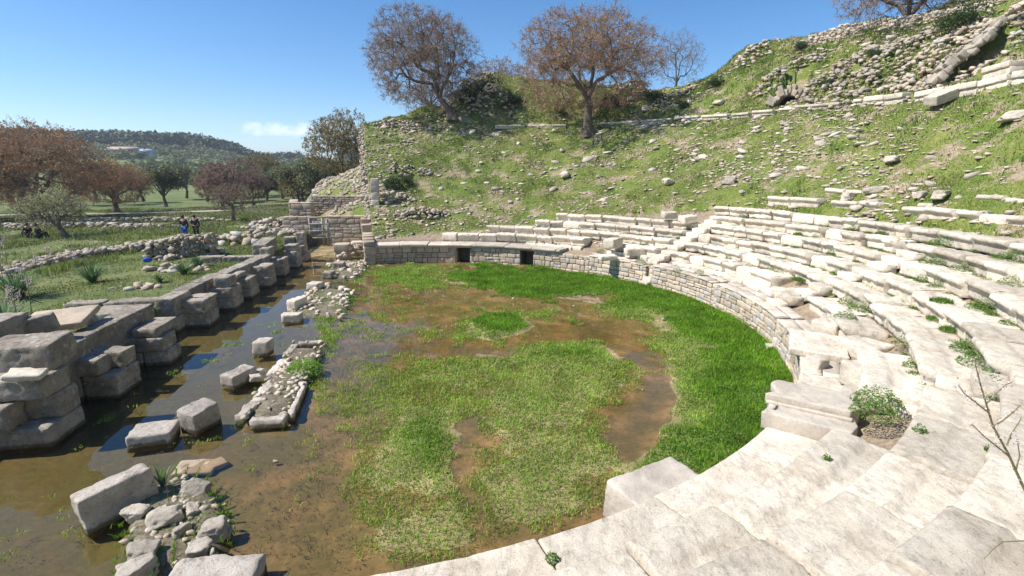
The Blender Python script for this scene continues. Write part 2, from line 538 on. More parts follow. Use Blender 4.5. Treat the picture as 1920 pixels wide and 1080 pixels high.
def world_cloud():
    def math_(op, a, b=None):
        n = wn.nodes.new('ShaderNodeMath'); n.operation = op
        for i, v in enumerate((a, b)):
            if v is None: continue
            if isinstance(v, (int, float)): n.inputs[i].default_value = v
            else: wn.links.new(v, n.inputs[i])
        return n.outputs[0]
    sep = wn.nodes.new('ShaderNodeSeparateXYZ')
    wn.links.new(tcw.outputs['Generated'], sep.inputs[0])
    az = math_('ARCTAN2', sep.outputs[0], sep.outputs[1])
    el = math_('ARCSINE', sep.outputs[2])
    def blob(u, v, ru, rv):
        d = rayd(u, v); a0 = math.atan2(d[0], d[1]); e0 = math.asin(d[2] / np.linalg.norm(d))
        x = math_('DIVIDE', math_('SUBTRACT', az, a0), ru / F_PX * 0.8)
        y = math_('DIVIDE', math_('SUBTRACT', el, e0), rv / F_PX * 0.85)
        return math_('SUBTRACT', 1.0, math_('ADD', math_('MULTIPLY', x, x), math_('MULTIPLY', y, y)))
    m1 = None
    for bl in ((498, 242, 54, 14), (548, 245, 60, 12), (585, 241, 48, 13), (625, 240, 60, 16), (480, 237, 32, 11)):
        bb = math_('MAXIMUM', blob(*bl), -2.0)
        m1 = bb if m1 is None else math_('MAXIMUM', m1, bb)
    ns = wn.nodes.new('ShaderNodeTexNoise')
    ns.inputs['Scale'].default_value = 42; ns.inputs['Detail'].default_value = 8; ns.inputs['Roughness'].default_value = 0.6
    mp = wn.nodes.new('ShaderNodeMapping'); mp.inputs['Scale'].default_value = (1, 1, 1.6)
    wn.links.new(tcw.outputs['Generated'], mp.inputs[0]); wn.links.new(mp.outputs[0], ns.inputs['Vector'])
    dens = math_('ADD', m1, math_('MULTIPLY', math_('SUBTRACT', ns.outputs['Fac'], 0.5), 3.2))
    r = wn.nodes.new('ShaderNodeMapRange')
    r.inputs[1].default_value = 0.1; r.inputs[2].default_value = 1.7; r.inputs[4].default_value = 0.9
    wn.links.new(dens, r.inputs[0])
    # thin wisps of high haze
    mx = wn.nodes.new('ShaderNodeMix'); mx.data_type = 'RGBA'
    wn.links.new(r.outputs[0], mx.inputs[0])
    wn.links.new(hs.outputs[0], mx.inputs[6])
    mx.inputs[7].default_value = (8.4, 8.4, 8.7, 1)
    wn.links.new(mx.outputs[2], bg.inputs['Color'])


world_cloud()

# ------------------------------------------------------------------ terrain of the theatre
_rc = np.array([(-20, 33), (5, 31.8), (17, 32.6), (26, 31.3), (39, 30), (46, 29.2), (58, 28.8), (66, 27.9), (77, 26.8), (100, 26), (180, 26)], float)
SKY = [(-17, 694, 252), (-14, 712, 236), (-11, 740, 215), (-4, 830, 200), (-1, 870, 158), (4, 930, 135), (10, 1000, 150), (18, 1100, 150), (25, 1200, 170), (30, 1260, 162),
       (35, 1340, 135), (39, 1400, 95), (43, 1460, 80), (46, 1510, 72), (49, 1580, 50), (55, 1700, 34), (60, 1800, 18), (63, 1860, 5)]


def rcorn(phi): return np.interp(phi, _rc[:, 0], _rc[:, 1])


def rridge(phi): return rcorn(phi) + 7.5


_zr = []
for ph, u, v in SKY:
    best = None
    for z in np.arange(7, 30, 0.05):
        p = at(u, v, z) if abs(rayd(u, v)[2]) > 1e-4 else None
        if p is None or p[1] < 0: continue
        r, a = pol(p[0], p[1])
        e = abs(r - rridge(a))
        if best is None or e < best[0]: best = (e, z, a)
    _zr.append((best[2], best[1]))
_zr.sort()
_zr = np.array(_zr + [(80, 15.5), (120, 15), (185, 15)])


def zridge(phi): return np.interp(phi, _zr[:, 0], _zr[:, 1])


NOTCH = []


def cavea(x, y, bumps=True):
    z = cavea0(x, y, bumps)
    for (nx, ny, ix, iy, hw, dep, fz) in NOTCH:
        a = (x - nx) * iy - (y - ny) * ix
        d = -((x - nx) * ix + (y - ny) * iy)
        z = np.where((np.abs(a) < hw) & (d > 0.1) & (d < dep), np.minimum(z, fz), z)
    return z


def cavea0(x, y, bumps=True):
    x = np.asarray(x, float); y = np.asarray(y, float)
    r, phi = pol(x, y)
    rc = rcorn(phi); rr = rridge(phi); zr = zridge(phi)
    lowtop = np.interp(phi, [-20, 12, 30, 50, 180], [14.0, 14.5, 16.5, 19.3, 19.3])
    lowz = 0.98 + (lowtop - 13.6) * 0.45
    z = np.where(r < 13.6, 0.92, 0.92 + (r - 13.6) * 0.40)
    t = np.clip((r - lowtop) / (rc - lowtop), 0, 1)
    z = np.where(r > lowtop, lowz - 0.05 + (9.3 - lowz) * (t * 0.88 + 0.12 * t * t), z)
    t2 = np.clip((r - rc - 0.6) / (rr - rc - 0.6), 0, 1)
    z = np.where(r > rc, 9.45 + (zr - 9.45) * t2 ** 0.85, z)
    z = np.where(r > rr, zr - 0.12 * (r - rr), z)
    z = np.maximum(z, np.where(r > rr + 5, 1.0, -5))
    if bumps:
        k = np.clip((r - 14) / 3, 0.1, 1) * np.clip((r - 20.5) / 3, 0.1, 1)
        z = z + k * (0.30 * n2(x, y, 0.35, 5) + 0.10 * n2(x, y, 1.3, 9))
        z = z + np.where(r > rc + 1, 0.35 * n2(x, y, 0.45, 15), 0)
    return z


def hit(u, v, lift=0.0):
    """first point of the theatre slope on the line of sight"""
    d = rayd(u, v)
    t = np.arange(6, 90, 0.05)
    x, y, z = d[0] * t, d[1] * t, CAM_H + d[2] * t
    h = cavea(x, y)
    r, ph = pol(x, y)
    ok = (z < h) & (r > 13.0)
    i = int(np.argmax(ok)) if ok.any() else len(t) - 1
    return np.array([x[i], y[i], h[i] + lift])


def notch(u, v, hw, dep, fwd, drop=0.0):
    c = hit(u, v)
    inw = np.array([CX - c[0], CY - c[1]]); inw /= np.linalg.norm(inw)
    inw = inw * 0.45 + 0.55 * (-c[:2] / np.linalg.norm(c[:2])); inw /= np.linalg.norm(inw)
    fr = c[:2] + inw * fwd
    fz = float(cavea0(np.array([fr[0]]), np.array([fr[1]]))[0]) - drop
    return (fr[0], fr[1], inw[0], inw[1], hw, dep, fz)


VA = notch(1482, 176, 0.85, 3.2, 0.7)
VB = notch(1822, 132, 1.0, 2.4, 0.2)
NOTCH += [VA, VB]


def build_slope():
    rs = np.concatenate([[13.02, 13.1], np.arange(13.3, 20, 0.25), np.arange(20, 44, 0.22), np.arange(44.5, 70, 1.5)])
    ph = np.arange(-16, 184, 0.45)
    Rg, Ph = np.meshgrid(rs, ph, indexing='ij')
    X = CX + Rg * np.sin(np.radians(Ph)); Y = CY + Rg * np.cos(np.radians(Ph))
    Z = cavea(X, Y)
    Z[0, :] = -0.4
    Z = np.where((Rg < 14.05) & (Ph > -15) & (Ph < 32), -0.35, Z)
    V = np.stack([X.ravel(), Y.ravel(), Z.ravel()], 1)
    n, m = Rg.shape
    i = np.arange(n - 1)[:, None] * m + np.arange(m - 1)[None, :]
    F = np.stack([i, i + m, i + m + 1, i + 1], -1).reshape(-1, 4)[:, ::-1]
    b = MB(); b.add(V, F)
    o = b.obj('theatre_slope', M['slope'], smooth=True)
    o.data.materials.append(M['earth'])
    rf = Rg[:-1, :-1].ravel(); pf = Ph[:-1, :-1].ravel()
    lim = np.interp(pf, [-16, 12, 30, 50, 180], [14.3, 15.2, 16.8, 18.9, 18.9])
    o.data.polygons.foreach_set('material_index', (rf < lim).astype(np.int32))
    tag(o, kind='structure')


build_slope()

# ------------------------------------------------------------------ orchestra floor, water, grass
# (u, v, ru, rv, strength) where each kind of growth lies
LUSH = [(980, 512, 130, 12, 1.2), (1110, 528, 140, 14, 1.2), (1000, 545, 95, 20, 1.2), (900, 520, 60, 14, 0.9), (1230, 560, 100, 26, 1.2), (1330, 610, 90, 35, 1.3), (1410, 665, 80, 45, 1.3),
        (1440, 720, 70, 50, 1.3), (1420, 780, 60, 55, 1.3), (1340, 850, 70, 50, 1.2), (1280, 870, 60, 35, 1.0), (1390, 830, 60, 40, 1.2), (1360, 720, 60, 35, 1.2), (1240, 860, 50, 30, 0.8),
        (938, 608, 65, 21, 1.25), (800, 825, 58, 45, 1.1), (1080, 665, 90, 20, 0.75), (1000, 745, 60, 25, 0.5), (905, 660, 50, 12, 0.5), (1255, 810, 30, 18, 0.7), (1180, 880, 40, 18, 0.5),
        (1020, 880, 55, 40, 0.45), (835, 900, 30, 20, 0.4), (645, 560, 22, 10, 0.9), (645, 545, 24, 9, .6)]
SEDGE = [(980, 850, 70, 40, .5), (930, 880, 60, 50, .4), (1000, 960, 90, 40, .5), (790, 600, 140, 34, 0.55), (900, 565, 90, 20, .4), (1000, 590, 80, 14, .4), (740, 560, 60, 20, .5), (1100, 600, 60, 12, .3), (760, 512, 80, 14, 1.0), (800, 530, 80, 10, 0.5), (1250, 640, 70, 60, 0.8), (1330, 720, 60, 60, 0.8), (1180, 590, 60, 26, 0.6), (1290, 790, 50, 40, 0.7), (960, 700, 190, 48, 1.1), (1100, 720, 110, 55, 1.1), (1130, 670, 90, 32, 1.0),
         (960, 760, 130, 40, 1.0), (820, 740, 90, 50, 0.75), (760, 850, 90, 80, 1.0), (730, 930, 90, 70, 0.9), (800, 970, 100, 60, 0.8), (1010, 800, 120, 28, 0.7), (1060, 870, 100, 60, 0.8), (1140, 840, 80, 60, 0.6), (960, 930, 90, 60, 0.55),
         (1080, 940, 90, 40, 0.6), (740, 1010, 60, 60, 0.7), (840, 1030, 90, 40, 0.6), (950, 622, 85, 24, 0.7), (1210, 910, 50, 35, 0.7), (690, 750, 60, 50, 0.35), (640, 760, 40, 30, .25), (610, 620, 20, 45, 0.7),
         (600, 740, 26, 40, 0.5), (1250, 700, 50, 40, .3)]
BARE = [(1150, 655, 50, 16, .9), (1195, 668, 40, 20, 1.0), (1205, 690, 36, 22, 1.0), (1245, 722, 30, 30, 1.1), (1222, 762, 40, 24, 1.0), (1185, 800, 34, 30, 1.0), (1160, 845, 25, 26, 0.7), (1040, 850, 60, 14, .7), (1000, 1015, 70, 16, .4), (900, 975, 14, 30, .5), (1130, 905, 30, 16, .5), (700, 960, 20, 50, .4), (1180, 790, 45, 60, 0.8), (1200, 745, 60, 30, 0.9), (1080, 620, 130, 16, 1.0), (1170, 615, 80, 14, 1.1), (1220, 665, 60, 20, 0.7), (900, 560, 130, 16, 0.8), (780, 590, 100, 36, 0.5), (870, 850, 18, 50, 0.6), (880, 920, 20, 36, 0.5), (865, 800, 30, 12, .6), (990, 640, 30, 8, .9),
        (850, 655, 90, 9, 1.0), (1110, 1000, 60, 20, 0.5), (720, 1060, 30, 30, 0.5), (1370, 638, 25, 6, 1.0), (1000, 840, 40, 14, .4)]
KERB_A = np.array([-9.47, 10.4])
AX = np.array([-0.14, 0.99]); BX = np.array([0.99, 0.14])


def field(L, u, v):
    s = 0
    for a, b, ru, rv, w_ in L:
        s = s + w_ * np.exp(-(((u - a) / ru) ** 2 + ((v - b) / rv) ** 2))
    return s


def growth(x, y):
    u, v = proj(x, y, 0.0)
    uu = u + 16 * n2(x, y, 1.1, 41); vv = v + 9 * n2(x, y, 1.3, 43)
    l = field(LUSH, uu, vv); s = field(SEDGE, uu, vv); b = field(BARE, uu, vv)
    return l, s, b


def floor_z(x, y):
    x = np.asarray(x, float); y = np.asarray(y, float)
    l, s, b = growth(x, y)
    r, phi = pol(x, y)
    g = np.clip(l, 0, 1.2) * 0.09 + np.clip(s, 0, 1) * 0.085
    S = (x - KERB_A[0]) * AX[0] + (y - KERB_A[1]) * AX[1]
    T = (x - KERB_A[0]) * BX[0] + (y - KERB_A[1]) * BX[1]
    u, v = proj(x, y, 0.0)
    east = np.clip((u - 1230) / 120, 0, 1) * np.clip((v - 500) / 30, 0, 1) * np.clip((T - 4.0) / 1.0, 0, 1)
    far = np.clip((y - 27.6) / 1.2, 0, 1) * (T > -0.8)
    path = np.clip((S - 19) / 3, 0, 1)
    z = -0.085 + g + 0.075 * east + 0.04 * far * (T > 2) + 0.1 * path - 0.10 * np.clip((4.7 - T) / 2.2, 0, 1) * np.clip((17 - S) / 4, 0, 1)
    z = z + 0.02 * n2(x, y, 0.9, 21) + 0.007 * n2(x, y, 5, 22)
    z = z - 0.03 * np.clip(b, 0, 1)
    return z


def build_floor():
    xs = np.arange(-16.5, 9.2, 0.09); ys = np.arange(2.5, 38.5, 0.09)
    X, Y = np.meshgrid(xs, ys, indexing='ij')
    Z = floor_z(X, Y)
    V = np.stack([X.ravel(), Y.ravel(), Z.ravel()], 1)
    n, m = X.shape
    i = np.arange(n - 1)[:, None] * m + np.arange(m - 1)[None, :]
    F = np.stack([i, i + m, i + m + 1, i + 1], -1).reshape(-1, 4)
    b = MB(); b.add(V, F)
    m_, nt, bs = newmat('orchestra_mud')
    g = N(nt, 'ShaderNodeNewGeometry')
    sp = N(nt, 'ShaderNodeSeparateXYZ'); nt.links.new(g.outputs['Position'], sp.inputs[0])
    mr = N(nt, 'ShaderNodeMapRange'); mr.inputs[1].default_value = -0.2; mr.inputs[2].default_value = 0.06
    nt.links.new(sp.outputs[2], mr.inputs[0])
    depth = ramp(nt, mr.outputs[0], [(0.0, (0.14, 0.115, 0.05)), (0.3, (0.20, 0.15, 0.065)), (0.6, (0.37, 0.25, 0.115)), (0.8, (0.43, 0.31, 0.18)), (1.0, (0.17, 0.22, 0.05))])
    al = ramp(nt, tex(nt, 0.9, 6, 0.7, 'World'), [(0.36, grey(0)), (0.56, grey(0.75))])
    c = mix(nt, al, depth, (0.125, 0.12, 0.04))
    fine = ramp(nt, tex(nt, 9, 6, 0.75, 'World'), [(0.3, grey(0.7)), (0.7, grey(1.25))])
    c = mix(nt, 1.0, c, fine, 'MULTIPLY')
    nt.links.new(c, bs.inputs['Base Color'])
    bs.inputs['Roughness'].default_value = 0.75
    bump(nt, bs, tex(nt, 14, 6, 0.75, 'World'), 0.5, 0.03)
    o = b.obj('orchestra_ground', m_, smooth=True)
    tag(o, kind='structure')


build_floor()


def build_water():
    m_ = bpy.data.materials.new('shallow_water'); m_.use_nodes = True
    nt = m_.node_tree
    for n in list(nt.nodes): nt.nodes.remove(n)
    out = N(nt, 'ShaderNodeOutputMaterial')
    tr = N(nt, 'ShaderNodeBsdfTransparent'); tr.inputs[0].default_value = (0.86, 0.81, 0.70, 1)
    gl = N(nt, 'ShaderNodeBsdfGlossy'); gl.inputs['Roughness'].default_value = 0.012
    fr = N(nt, 'ShaderNodeFresnel'); fr.inputs['IOR'].default_value = 1.4
    bm = N(nt, 'ShaderNodeBump'); bm.inputs['Strength'].default_value = 0.09; bm.inputs['Distance'].default_value = 0.01
    g = N(nt, 'ShaderNodeNewGeometry')
    ns = N(nt, 'ShaderNodeTexNoise'); ns.inputs['Scale'].default_value = 2.6; ns.inputs['Detail'].default_value = 3
    nt.links.new(g.outputs['Position'], ns.inputs['Vector'])
    nt.links.new(ns.outputs['Fac'], bm.inputs['Height'])
    nt.links.new(bm.outputs[0], gl.inputs['Normal']); nt.links.new(bm.outputs[0], fr.inputs['Normal'])
    ml = N(nt, 'ShaderNodeMath', operation='MULTIPLY'); ml.inputs[1].default_value = 1.25; ml.use_clamp = True
    nt.links.new(fr.outputs[0], ml.inputs[0])
    mx = N(nt, 'ShaderNodeMixShader')
    nt.links.new(ml.outputs[0], mx.inputs[0]); nt.links.new(tr.outputs[0], mx.inputs[1]); nt.links.new(gl.outputs[0], mx.inputs[2])
    nt.links.new(mx.outputs[0], out.inputs[0])
    xs = np.linspace(-16.3, 9, 30); ys = np.linspace(2.6, 38, 40)
    X, Y = np.meshgrid(xs, ys, indexing='ij')
    V = np.stack([X.ravel(), Y.ravel(), 0 * X.ravel()], 1)
    n, m = X.shape
    i = np.arange(n - 1)[:, None] * m + np.arange(m - 1)[None, :]
    F = np.stack([i, i + m, i + m + 1, i + 1], -1).reshape(-1, 4)
    b = MB(); b.add(V, F)
    tag(b.obj('water', m_), kind='structure')


build_water()


def blades(pos, h, wd, rs, lean=0.35, mb=None, flat=False):
    """one thin triangle-pair blade at each position, arrays"""
    n = len(pos)
    a = rs.uniform(0, 2 * math.pi, n)
    l = rs.uniform(0.1, 1, n) * lean
    b = rs.uniform(0, 2 * math.pi, n)
    hx = np.cos(a) * wd / 2; hy = np.sin(a) * wd / 2
    top = pos + np.stack([np.cos(b) * l * h, np.sin(b) * l * h, h * (1 - 0.3 * l)], 1)
    mid = pos + np.stack([np.cos(b) * l * h * 0.3, np.sin(b) * l * h * 0.3, h * 0.55], 1)
    W = np.stack([hx, hy, 0 * hx], 1)
    V = np.stack([pos - W, pos + W, mid + W * 0.8, mid - W * 0.8, top], 1).reshape(-1, 3)
    k = np.arange(n)[:, None] * 5
    F4 = k + np.array([[0, 1, 2, 3]]); F3 = k + np.array([[3, 2, 4]])
    mb.V.append(V.astype(np.float32)); mb.F.append(F4 + mb.n); mb.F.append(F3 + mb.n)
    mb.n += len(V)


def leaves(pos, size, rs, mb, up=0.7):
    """small tilted quads"""
    n = len(pos)
    nrm = rs.normal(size=(n, 3)); nrm[:, 2] = np.abs(nrm[:, 2]) + up * 2
    nrm /= np.linalg.norm(nrm, axis=1, keepdims=True)
    t = rs.normal(size=(n, 3)); t -= (t * nrm).sum(1, keepdims=True) * nrm
    t /= np.linalg.norm(t, axis=1, keepdims=True)
    bt = np.cross(nrm, t)
    s = (size * rs.uniform(0.6, 1.3, n))[:, None]
    V = np.stack([pos - t * s, pos + bt * s * 0.6, pos + t * s, pos - bt * s * 0.6], 1).reshape(-1, 3)
    F = np.arange(n)[:, None] * 4 + np.array([[0, 1, 2, 3]])
    mb.V.append(V.astype(np.float32)); mb.F.append(F + mb.n); mb.n += len(V)


def build_orchestra_grass():
    rs = np.random.RandomState(5)
    n = 900000
    x = rs.uniform(-9.5, 8.6, n); y = rs.uniform(3.5, 30.4, n)
    r, ph = pol(x, y)
    ok = r < 12.85
    x, y = x[ok], y[ok]
    l, s, b = growth(x, y)
    patch = 0.25 * n2(x, y, 2.2, 77)
    pl = np.clip((l + patch - 0.45 * b - 0.42) * 3.0, 0, 1)
    k = rs.rand(len(x)) < pl * 0.75
    px, py = x[k], y[k]
    z = floor_z(px, py)
    hh = 0.05 + 0.06 * np.clip(l[k], 0, 1.3) * rs.uniform(0.5, 1.2, k.sum())
    hh *= (1 + 0.5 * n2(px, py, 1.6, 78)) * np.where(rs.rand(len(px)) < 0.04, 1.8, 1.0)
    mb = MB()
    blades(np.stack([px, py, z - 0.01], 1), hh, 0.006 + 0.0007 * np.hypot(px, py), rs, 0.8, mb)
    tag(mb.obj('lush_grass', M['lush']), 'dense bright green grass ringing the orchestra floor by the wall', 'grass', kind='stuff')
    # clover in the near part of the ring
    kk = rs.rand(len(x)) < np.clip(l - 0.7, 0, 1) * 0.22 * (y < 12)
    mb = MB()
    qx, qy = x[kk], y[kk]
    leaves(np.stack([qx, qy, floor_z(qx, qy) + 0.09 + 0.04 * rs.rand(kk.sum())], 1), np.full(kk.sum(), 0.022), rs, mb)
    tag(mb.obj('clover', M['weed']), 'leafy green clover under the near marble ledge', 'clover', kind='stuff')
    ps = np.clip((s + patch * 1.8 - 0.75 * b - 0.22) * 1.8, 0, 1) * (1 - 0.6 * pl)
    k = rs.rand(len(x)) < ps * 0.62
    px, py = x[k], y[k]
    z = floor_z(px, py)
    hh = 0.035 + 0.06 * rs.rand(k.sum())
    mb = MB()
    blades(np.stack([px, py, np.maximum(z, -0.012)], 1), hh, 0.007 + 0.0008 * np.hypot(px, py), rs, 1.25, mb)
    tag(mb.obj('marsh_grass', M['sedge']), 'pale yellow green marsh grass growing out of the flooded orchestra', 'grass', kind='stuff')
    # drowned weed just under and on the surface further left
    u, v = proj(x, y, 0)
    wz = field([(560, 980, 150, 120, 1), (680, 820, 90, 120, .8), (640, 690, 60, 60, .9), (700, 680, 90, 60, .7), (620, 880, 80, 60, .5), (780, 600, 90, 40, .5), (330, 690, 80, 20, .6), (560, 640, 30, 60, .5)], u, v)
    k = rs.rand(len(x)) < np.clip(wz + patch - 0.2, 0, 1) * 0.09
    px, py = x[k], y[k]
    mb = MB()
    blades(np.stack([px, py, np.full(k.sum(), -0.07)], 1), 0.05 + 0.06 * rs.rand(k.sum()), np.full(k.sum(), 0.012), rs, 1.7, mb)
    tag(mb.obj('submerged_weed', M['drown']), 'dark drowned weed in the shallow water beside the grass', 'water weed', kind='stuff')


build_orchestra_grass()


def water_scum():
    rs = np.random.RandomState(66)
    n = 60000
    x = rs.uniform(-12, 0, n); y = rs.uniform(4.5, 27, n)
    m = n2(x, y, 0.8, 91) + 0.5 * n2(x, y, 3.1, 92)
    k = (m > 0.62) & (rs.rand(n) < 0.35) & (floor_z(x, y) < -0.02)
    mb = MB()
    leaves(np.stack([x[k], y[k], np.full(k.sum(), 0.005)], 1), np.full(k.sum(), 0.014), rs, mb, 6)
    tag(mb.obj('floating_weed', M['drown']), 'thin drifts of floating weed and scum on the flood water', 'water weed', kind='stuff')


water_scum()

# ------------------------------------------------------------------ stone builders
def arc_block(r0, r1, p0, p1, prof, res=0.12, rough=0.012, sd=None, tilt=0.0):
    """sweep a profile [(dr, z)] along an arc from angle p0 to p1 (degrees)"""
    sd = nseed() if sd is None else sd
    pr = []
    for (a, b) in zip(prof[:-1], prof[1:]):
        d = math.hypot(b[0] - a[0], b[1] - a[1])
        k = max(1, int(round(d / res)))
        for i in range(k): pr.append((a[0] + (b[0] - a[0]) * i / k, a[1] + (b[1] - a[1]) * i / k))
    pr.append(prof[-1])
    pr = np.array(pr)
    L = math.radians(abs(p1 - p0)) * r0
    n = max(3, int(round(L / res)))
    ts = np.concatenate([[0, 0.018 / L], np.linspace(0, 1, n + 1)[1:-1], [1 - 0.018 / L, 1]])
    m = len(pr)
    V = []
    cz = pr[:, 1].mean(); cr = pr[:, 0].mean()
    for t in ts:
        e = 1.0 if 0 < t < 1 else 0.0
        q = pr.copy()
        if not e:
            q[:, 0] = cr + (q[:, 0] - cr) * 0.975
            q[:, 1] = cz + (q[:, 1] - cz) * 0.95
        a = math.radians(p0 + (p1 - p0) * t)
        rr = r0 + q[:, 0]
        V.append(np.stack([CX + rr * math.sin(a), CY + rr * math.cos(a), q[:, 1] + tilt * (t - 0.5)], 1))
    V = np.array(V).reshape(-1, 3)
    nz = fbm(V * 4.5, sd, 4, 2.2, 0.6) * 0.75
    nz2 = np.minimum(0, fbm(V * 3.3 + 30, sd + 5, 3) + 0.35) * 2.6
    a = math.radians((p0 + p1) / 2)
    # wear: surfaces move in towards the block centre
    c = np.array([CX + (r0 + cr) * math.sin(a), CY + (r0 + cr) * math.cos(a), cz])
    d = V - c
    dn = d / np.maximum(np.linalg.norm(d, axis=1, keepdims=True), 1e-6)
    V = V + dn * (rough * nz + rough * 1.6 * nz2)[:, None]
    V = V + np.stack([0 * nz, 0 * nz, rough * 0.8 * fbm(V * 6, sd + 9, 2)], 1)
    S = len(ts)
    i = np.arange(S - 1)[:, None] * m + np.arange(m)[None, :]
    j = np.arange(S - 1)[:, None] * m + ((np.arange(m) + 1) % m)[None, :]
    F = np.stack([i, j, j + m, i + m], -1).reshape(-1, 4)
    caps = [np.arange(m)[None, ::-1], (np.arange(m) + (S - 1) * m)[None, :]]
    if p1 < p0:
        F = F[:, ::-1]; caps = [c_[:, ::-1] for c_ in caps]
    return V, F[:, ::-1], [c_[:, ::-1] for c_ in caps]


def arc_obj(name, r0, p0, p1, prof, mat, **kw):
    V, F, caps = arc_block(r0, None, p0, p1, prof, **kw)
    a = (p0 + p1) / 2
    org = np.array([CX + r0 * math.sin(a * DEG), CY + r0 * math.cos(a * DEG), min(p[1] for p in prof)])
    mb = MB(); mb.add(V, F)
    for c_ in caps: mb.F.append(c_)
    return mb.obj(name, mat, smooth=False, origin=org)


ROWS = {1: (13.95, 1.62), 2: (14.83, 1.99), 3: (15.72, 2.36), 4: (16.62, 2.74), 5: (17.45, 3.12), 6: (18.45, 3.5), 7: (19.6, 4.12), 8: (20.55, 4.58)}


def seat_prof(z, depth=0.93, h=0.45, nose=0.13, groove=0.045):
    b = z - h
    return [(nose + 0.01, b), (nose, z - 0.19), (nose * 0.55, z - 0.165), (nose * 0.12, z - 0.13), (0.0, z - 0.085), (0.012, z - 0.03), (0.05, z), (0.30, z + .004), (0.44, z), (0.50, z - groove), (depth, z - groove), (depth, b), ((depth + nose) / 2, b)]


ORD = ['zeroth', 'first', 'second', 'third', 'fourth', 'fifth', 'sixth', 'seventh', 'eighth', 'ninth', 'tenth', 'eleventh', 'twelfth', 'thirteenth', 'fourteenth', 'fifteenth', 'sixteenth', 'seventeenth', 'eighteenth', 'nineteenth', 'twentieth', 'twenty-first', 'twenty-second']
TIER = {1: 'lowest', 2: 'second', 3: 'third', 4: 'fourth', 5: 'fifth', 6: 'sixth', 7: 'seventh', 8: 'topmost'}
rng = random.Random(3)


def wedge_name(phi):
    if phi < 58: return 'wedge above the doorways'
    if phi < 93.5: return 'middle wedge of seats'
    if phi < 127.5: return 'wedge behind the fallen blocks'
    return 'nearest wedge of seats'


counts = {}


def seats(row, segs):
    r, z = ROWS[row]
    nx = ROWS.get(row + 1)
    for (pa, pb) in segs:
        p = pa
        while p < pb - 0.8:
            L = rng.uniform(0.75, 1.4) if p < 125 else rng.uniform(1.2, 2.0)
            dp = math.degrees(L / r)
            q = min(pb, p + dp)
            if pb - q < math.degrees(0.45 / r): q = pb
            near = p > 112
            dr = rng.gauss(0, 0.06 if p < 112 else 0.03); dz = rng.gauss(0, 0.028 if p < 112 else 0.014)
            depth = 0.98 if row < 7 else 0.8
            pr = seat_prof(z + dz, depth + (0.0 if row < 6 else rng.uniform(-.1, .1)), 0.47, rng.uniform(0.10, 0.14), rng.uniform(0.03, 0.055))
            if rng.random() < 0.11 and not near:      # broken stump: nose gone
                pr = [(0.16, z - 0.47), (0.16, z - 0.12), (0.22, z - 0.05), (0.5, z - 0.05), (0.9, z - 0.06), (0.9, z - 0.47), (.5, z - .47)]
            gap = math.degrees(rng.uniform(0.015, 0.04) / r)
            o = arc_obj('seat_block', r + dr, p + gap, q - gap, pr, M['marble'], res=0.10 if p < 80 else (0.075 if p < 118 else 0.06), rough=0.0055 if near else (0.015 if rng.random() < 0.6 else 0.034), tilt=rng.gauss(0, 0.02))
            wn_ = wedge_name((p + q) / 2)
            k = (row, wn_)
            counts[k] = counts.get(k, 0) + 1
            tag(o, f"marble seat, {ORD[min(22, counts[k])]} from left, {TIER[row]} tier, {wn_}", 'seat block', 'marble seat blocks in curved tiers')
            p = q


def ph(u, v, row): return phi_at(u, v, ROWS[row][1])


ST1, ST2, ST3 = (57.2, 60.3), (92.0, 95.4), (126.0, 129.5)
seats(1, [(ph(835, 431, 1), ph(1110, 446, 1)), (44.5, 56.5), (ST1[1], ph(1440, 520, 1)), (ph(1478, 550, 1), ph(1575, 612, 1)), (ph(1600, 650, 1), ph(1618, 730, 1)), (137, 176)])
seats(2, [(ph(919, 421, 2), ST1[0]), (ST1[1], ST2[0]), (ST2[1], ST3[0]), (ST3[1], 176)])
seats(3, [(ph(1015, 409, 3), ST1[0]), (ST1[1], ST2[0]), (ST2[1], ST3[0]), (ST3[1], 174)])
seats(4, [(ph(1040, 400, 4), ST1[0]), (ST1[1], ST2[0]), (ST2[1], 118), (119.5, ST3[0]), (ST3[1], 174)])
seats(5, [(ST1[1] - 2, ST2[0] - 1.5), (ST2[1] - 3, ST3[0]), (ST3[1], 172)])
seats(6, [(ph(1335, 387, 6), ph(1512, 403, 6)), (ph(1515, 403, 6), 88), (88.6, ST3[0]), (ST3[1], 160)])
seats(7, [(ph(1345, 371, 7), ph(1503, 374, 7)), (73, 79.5), (83, 97), (98, 118)])
seats(8, [(ph(1418, 355, 8), ph(1560, 357, 8)), (88.5, 95.5)])

# foundation course under the lowest tier where it shows, and stairs
def course(name, r, segs, z0, z1, depth, mat, lab, cat, grp, lmin=0.7, lmax=1.3, rough=0.02, jit=0.03, res=0.1):
    n = 0
    for pa, pb in segs:
        p = pa
        while p < pb - 0.5:
            q = min(pb, p + math.degrees(rng.uniform(lmin, lmax) / r))
            if pb - q < math.degrees(0.35 / r): q = pb
            g = math.degrees(0.01 / r)
            zz = z1 + rng.gauss(0, jit / 2)
            pr = [(0, z0), (0, zz - 0.02), (0.02, zz), (depth * 0.5, zz + .01), (depth, zz), (depth, z0), (depth / 2, z0)]
            n += 1
            o = arc_obj(name, r + rng.gauss(0, jit), p + g, q - g, pr, mat, res=res, rough=rough)
            tag(o, lab.format(n=ORD[min(22, n)]), cat, grp)
            p = q


course('footing_block', 13.8, [(ph(1000, 437, 1), ph(1105, 446, 1)), (44.5, 57), (62, 90)], 0.9, 1.2, 0.7, M['marble'], '{n} rough footing block from the left, set under the lowest seats behind the wall', 'footing block', 'footing blocks under the seats')


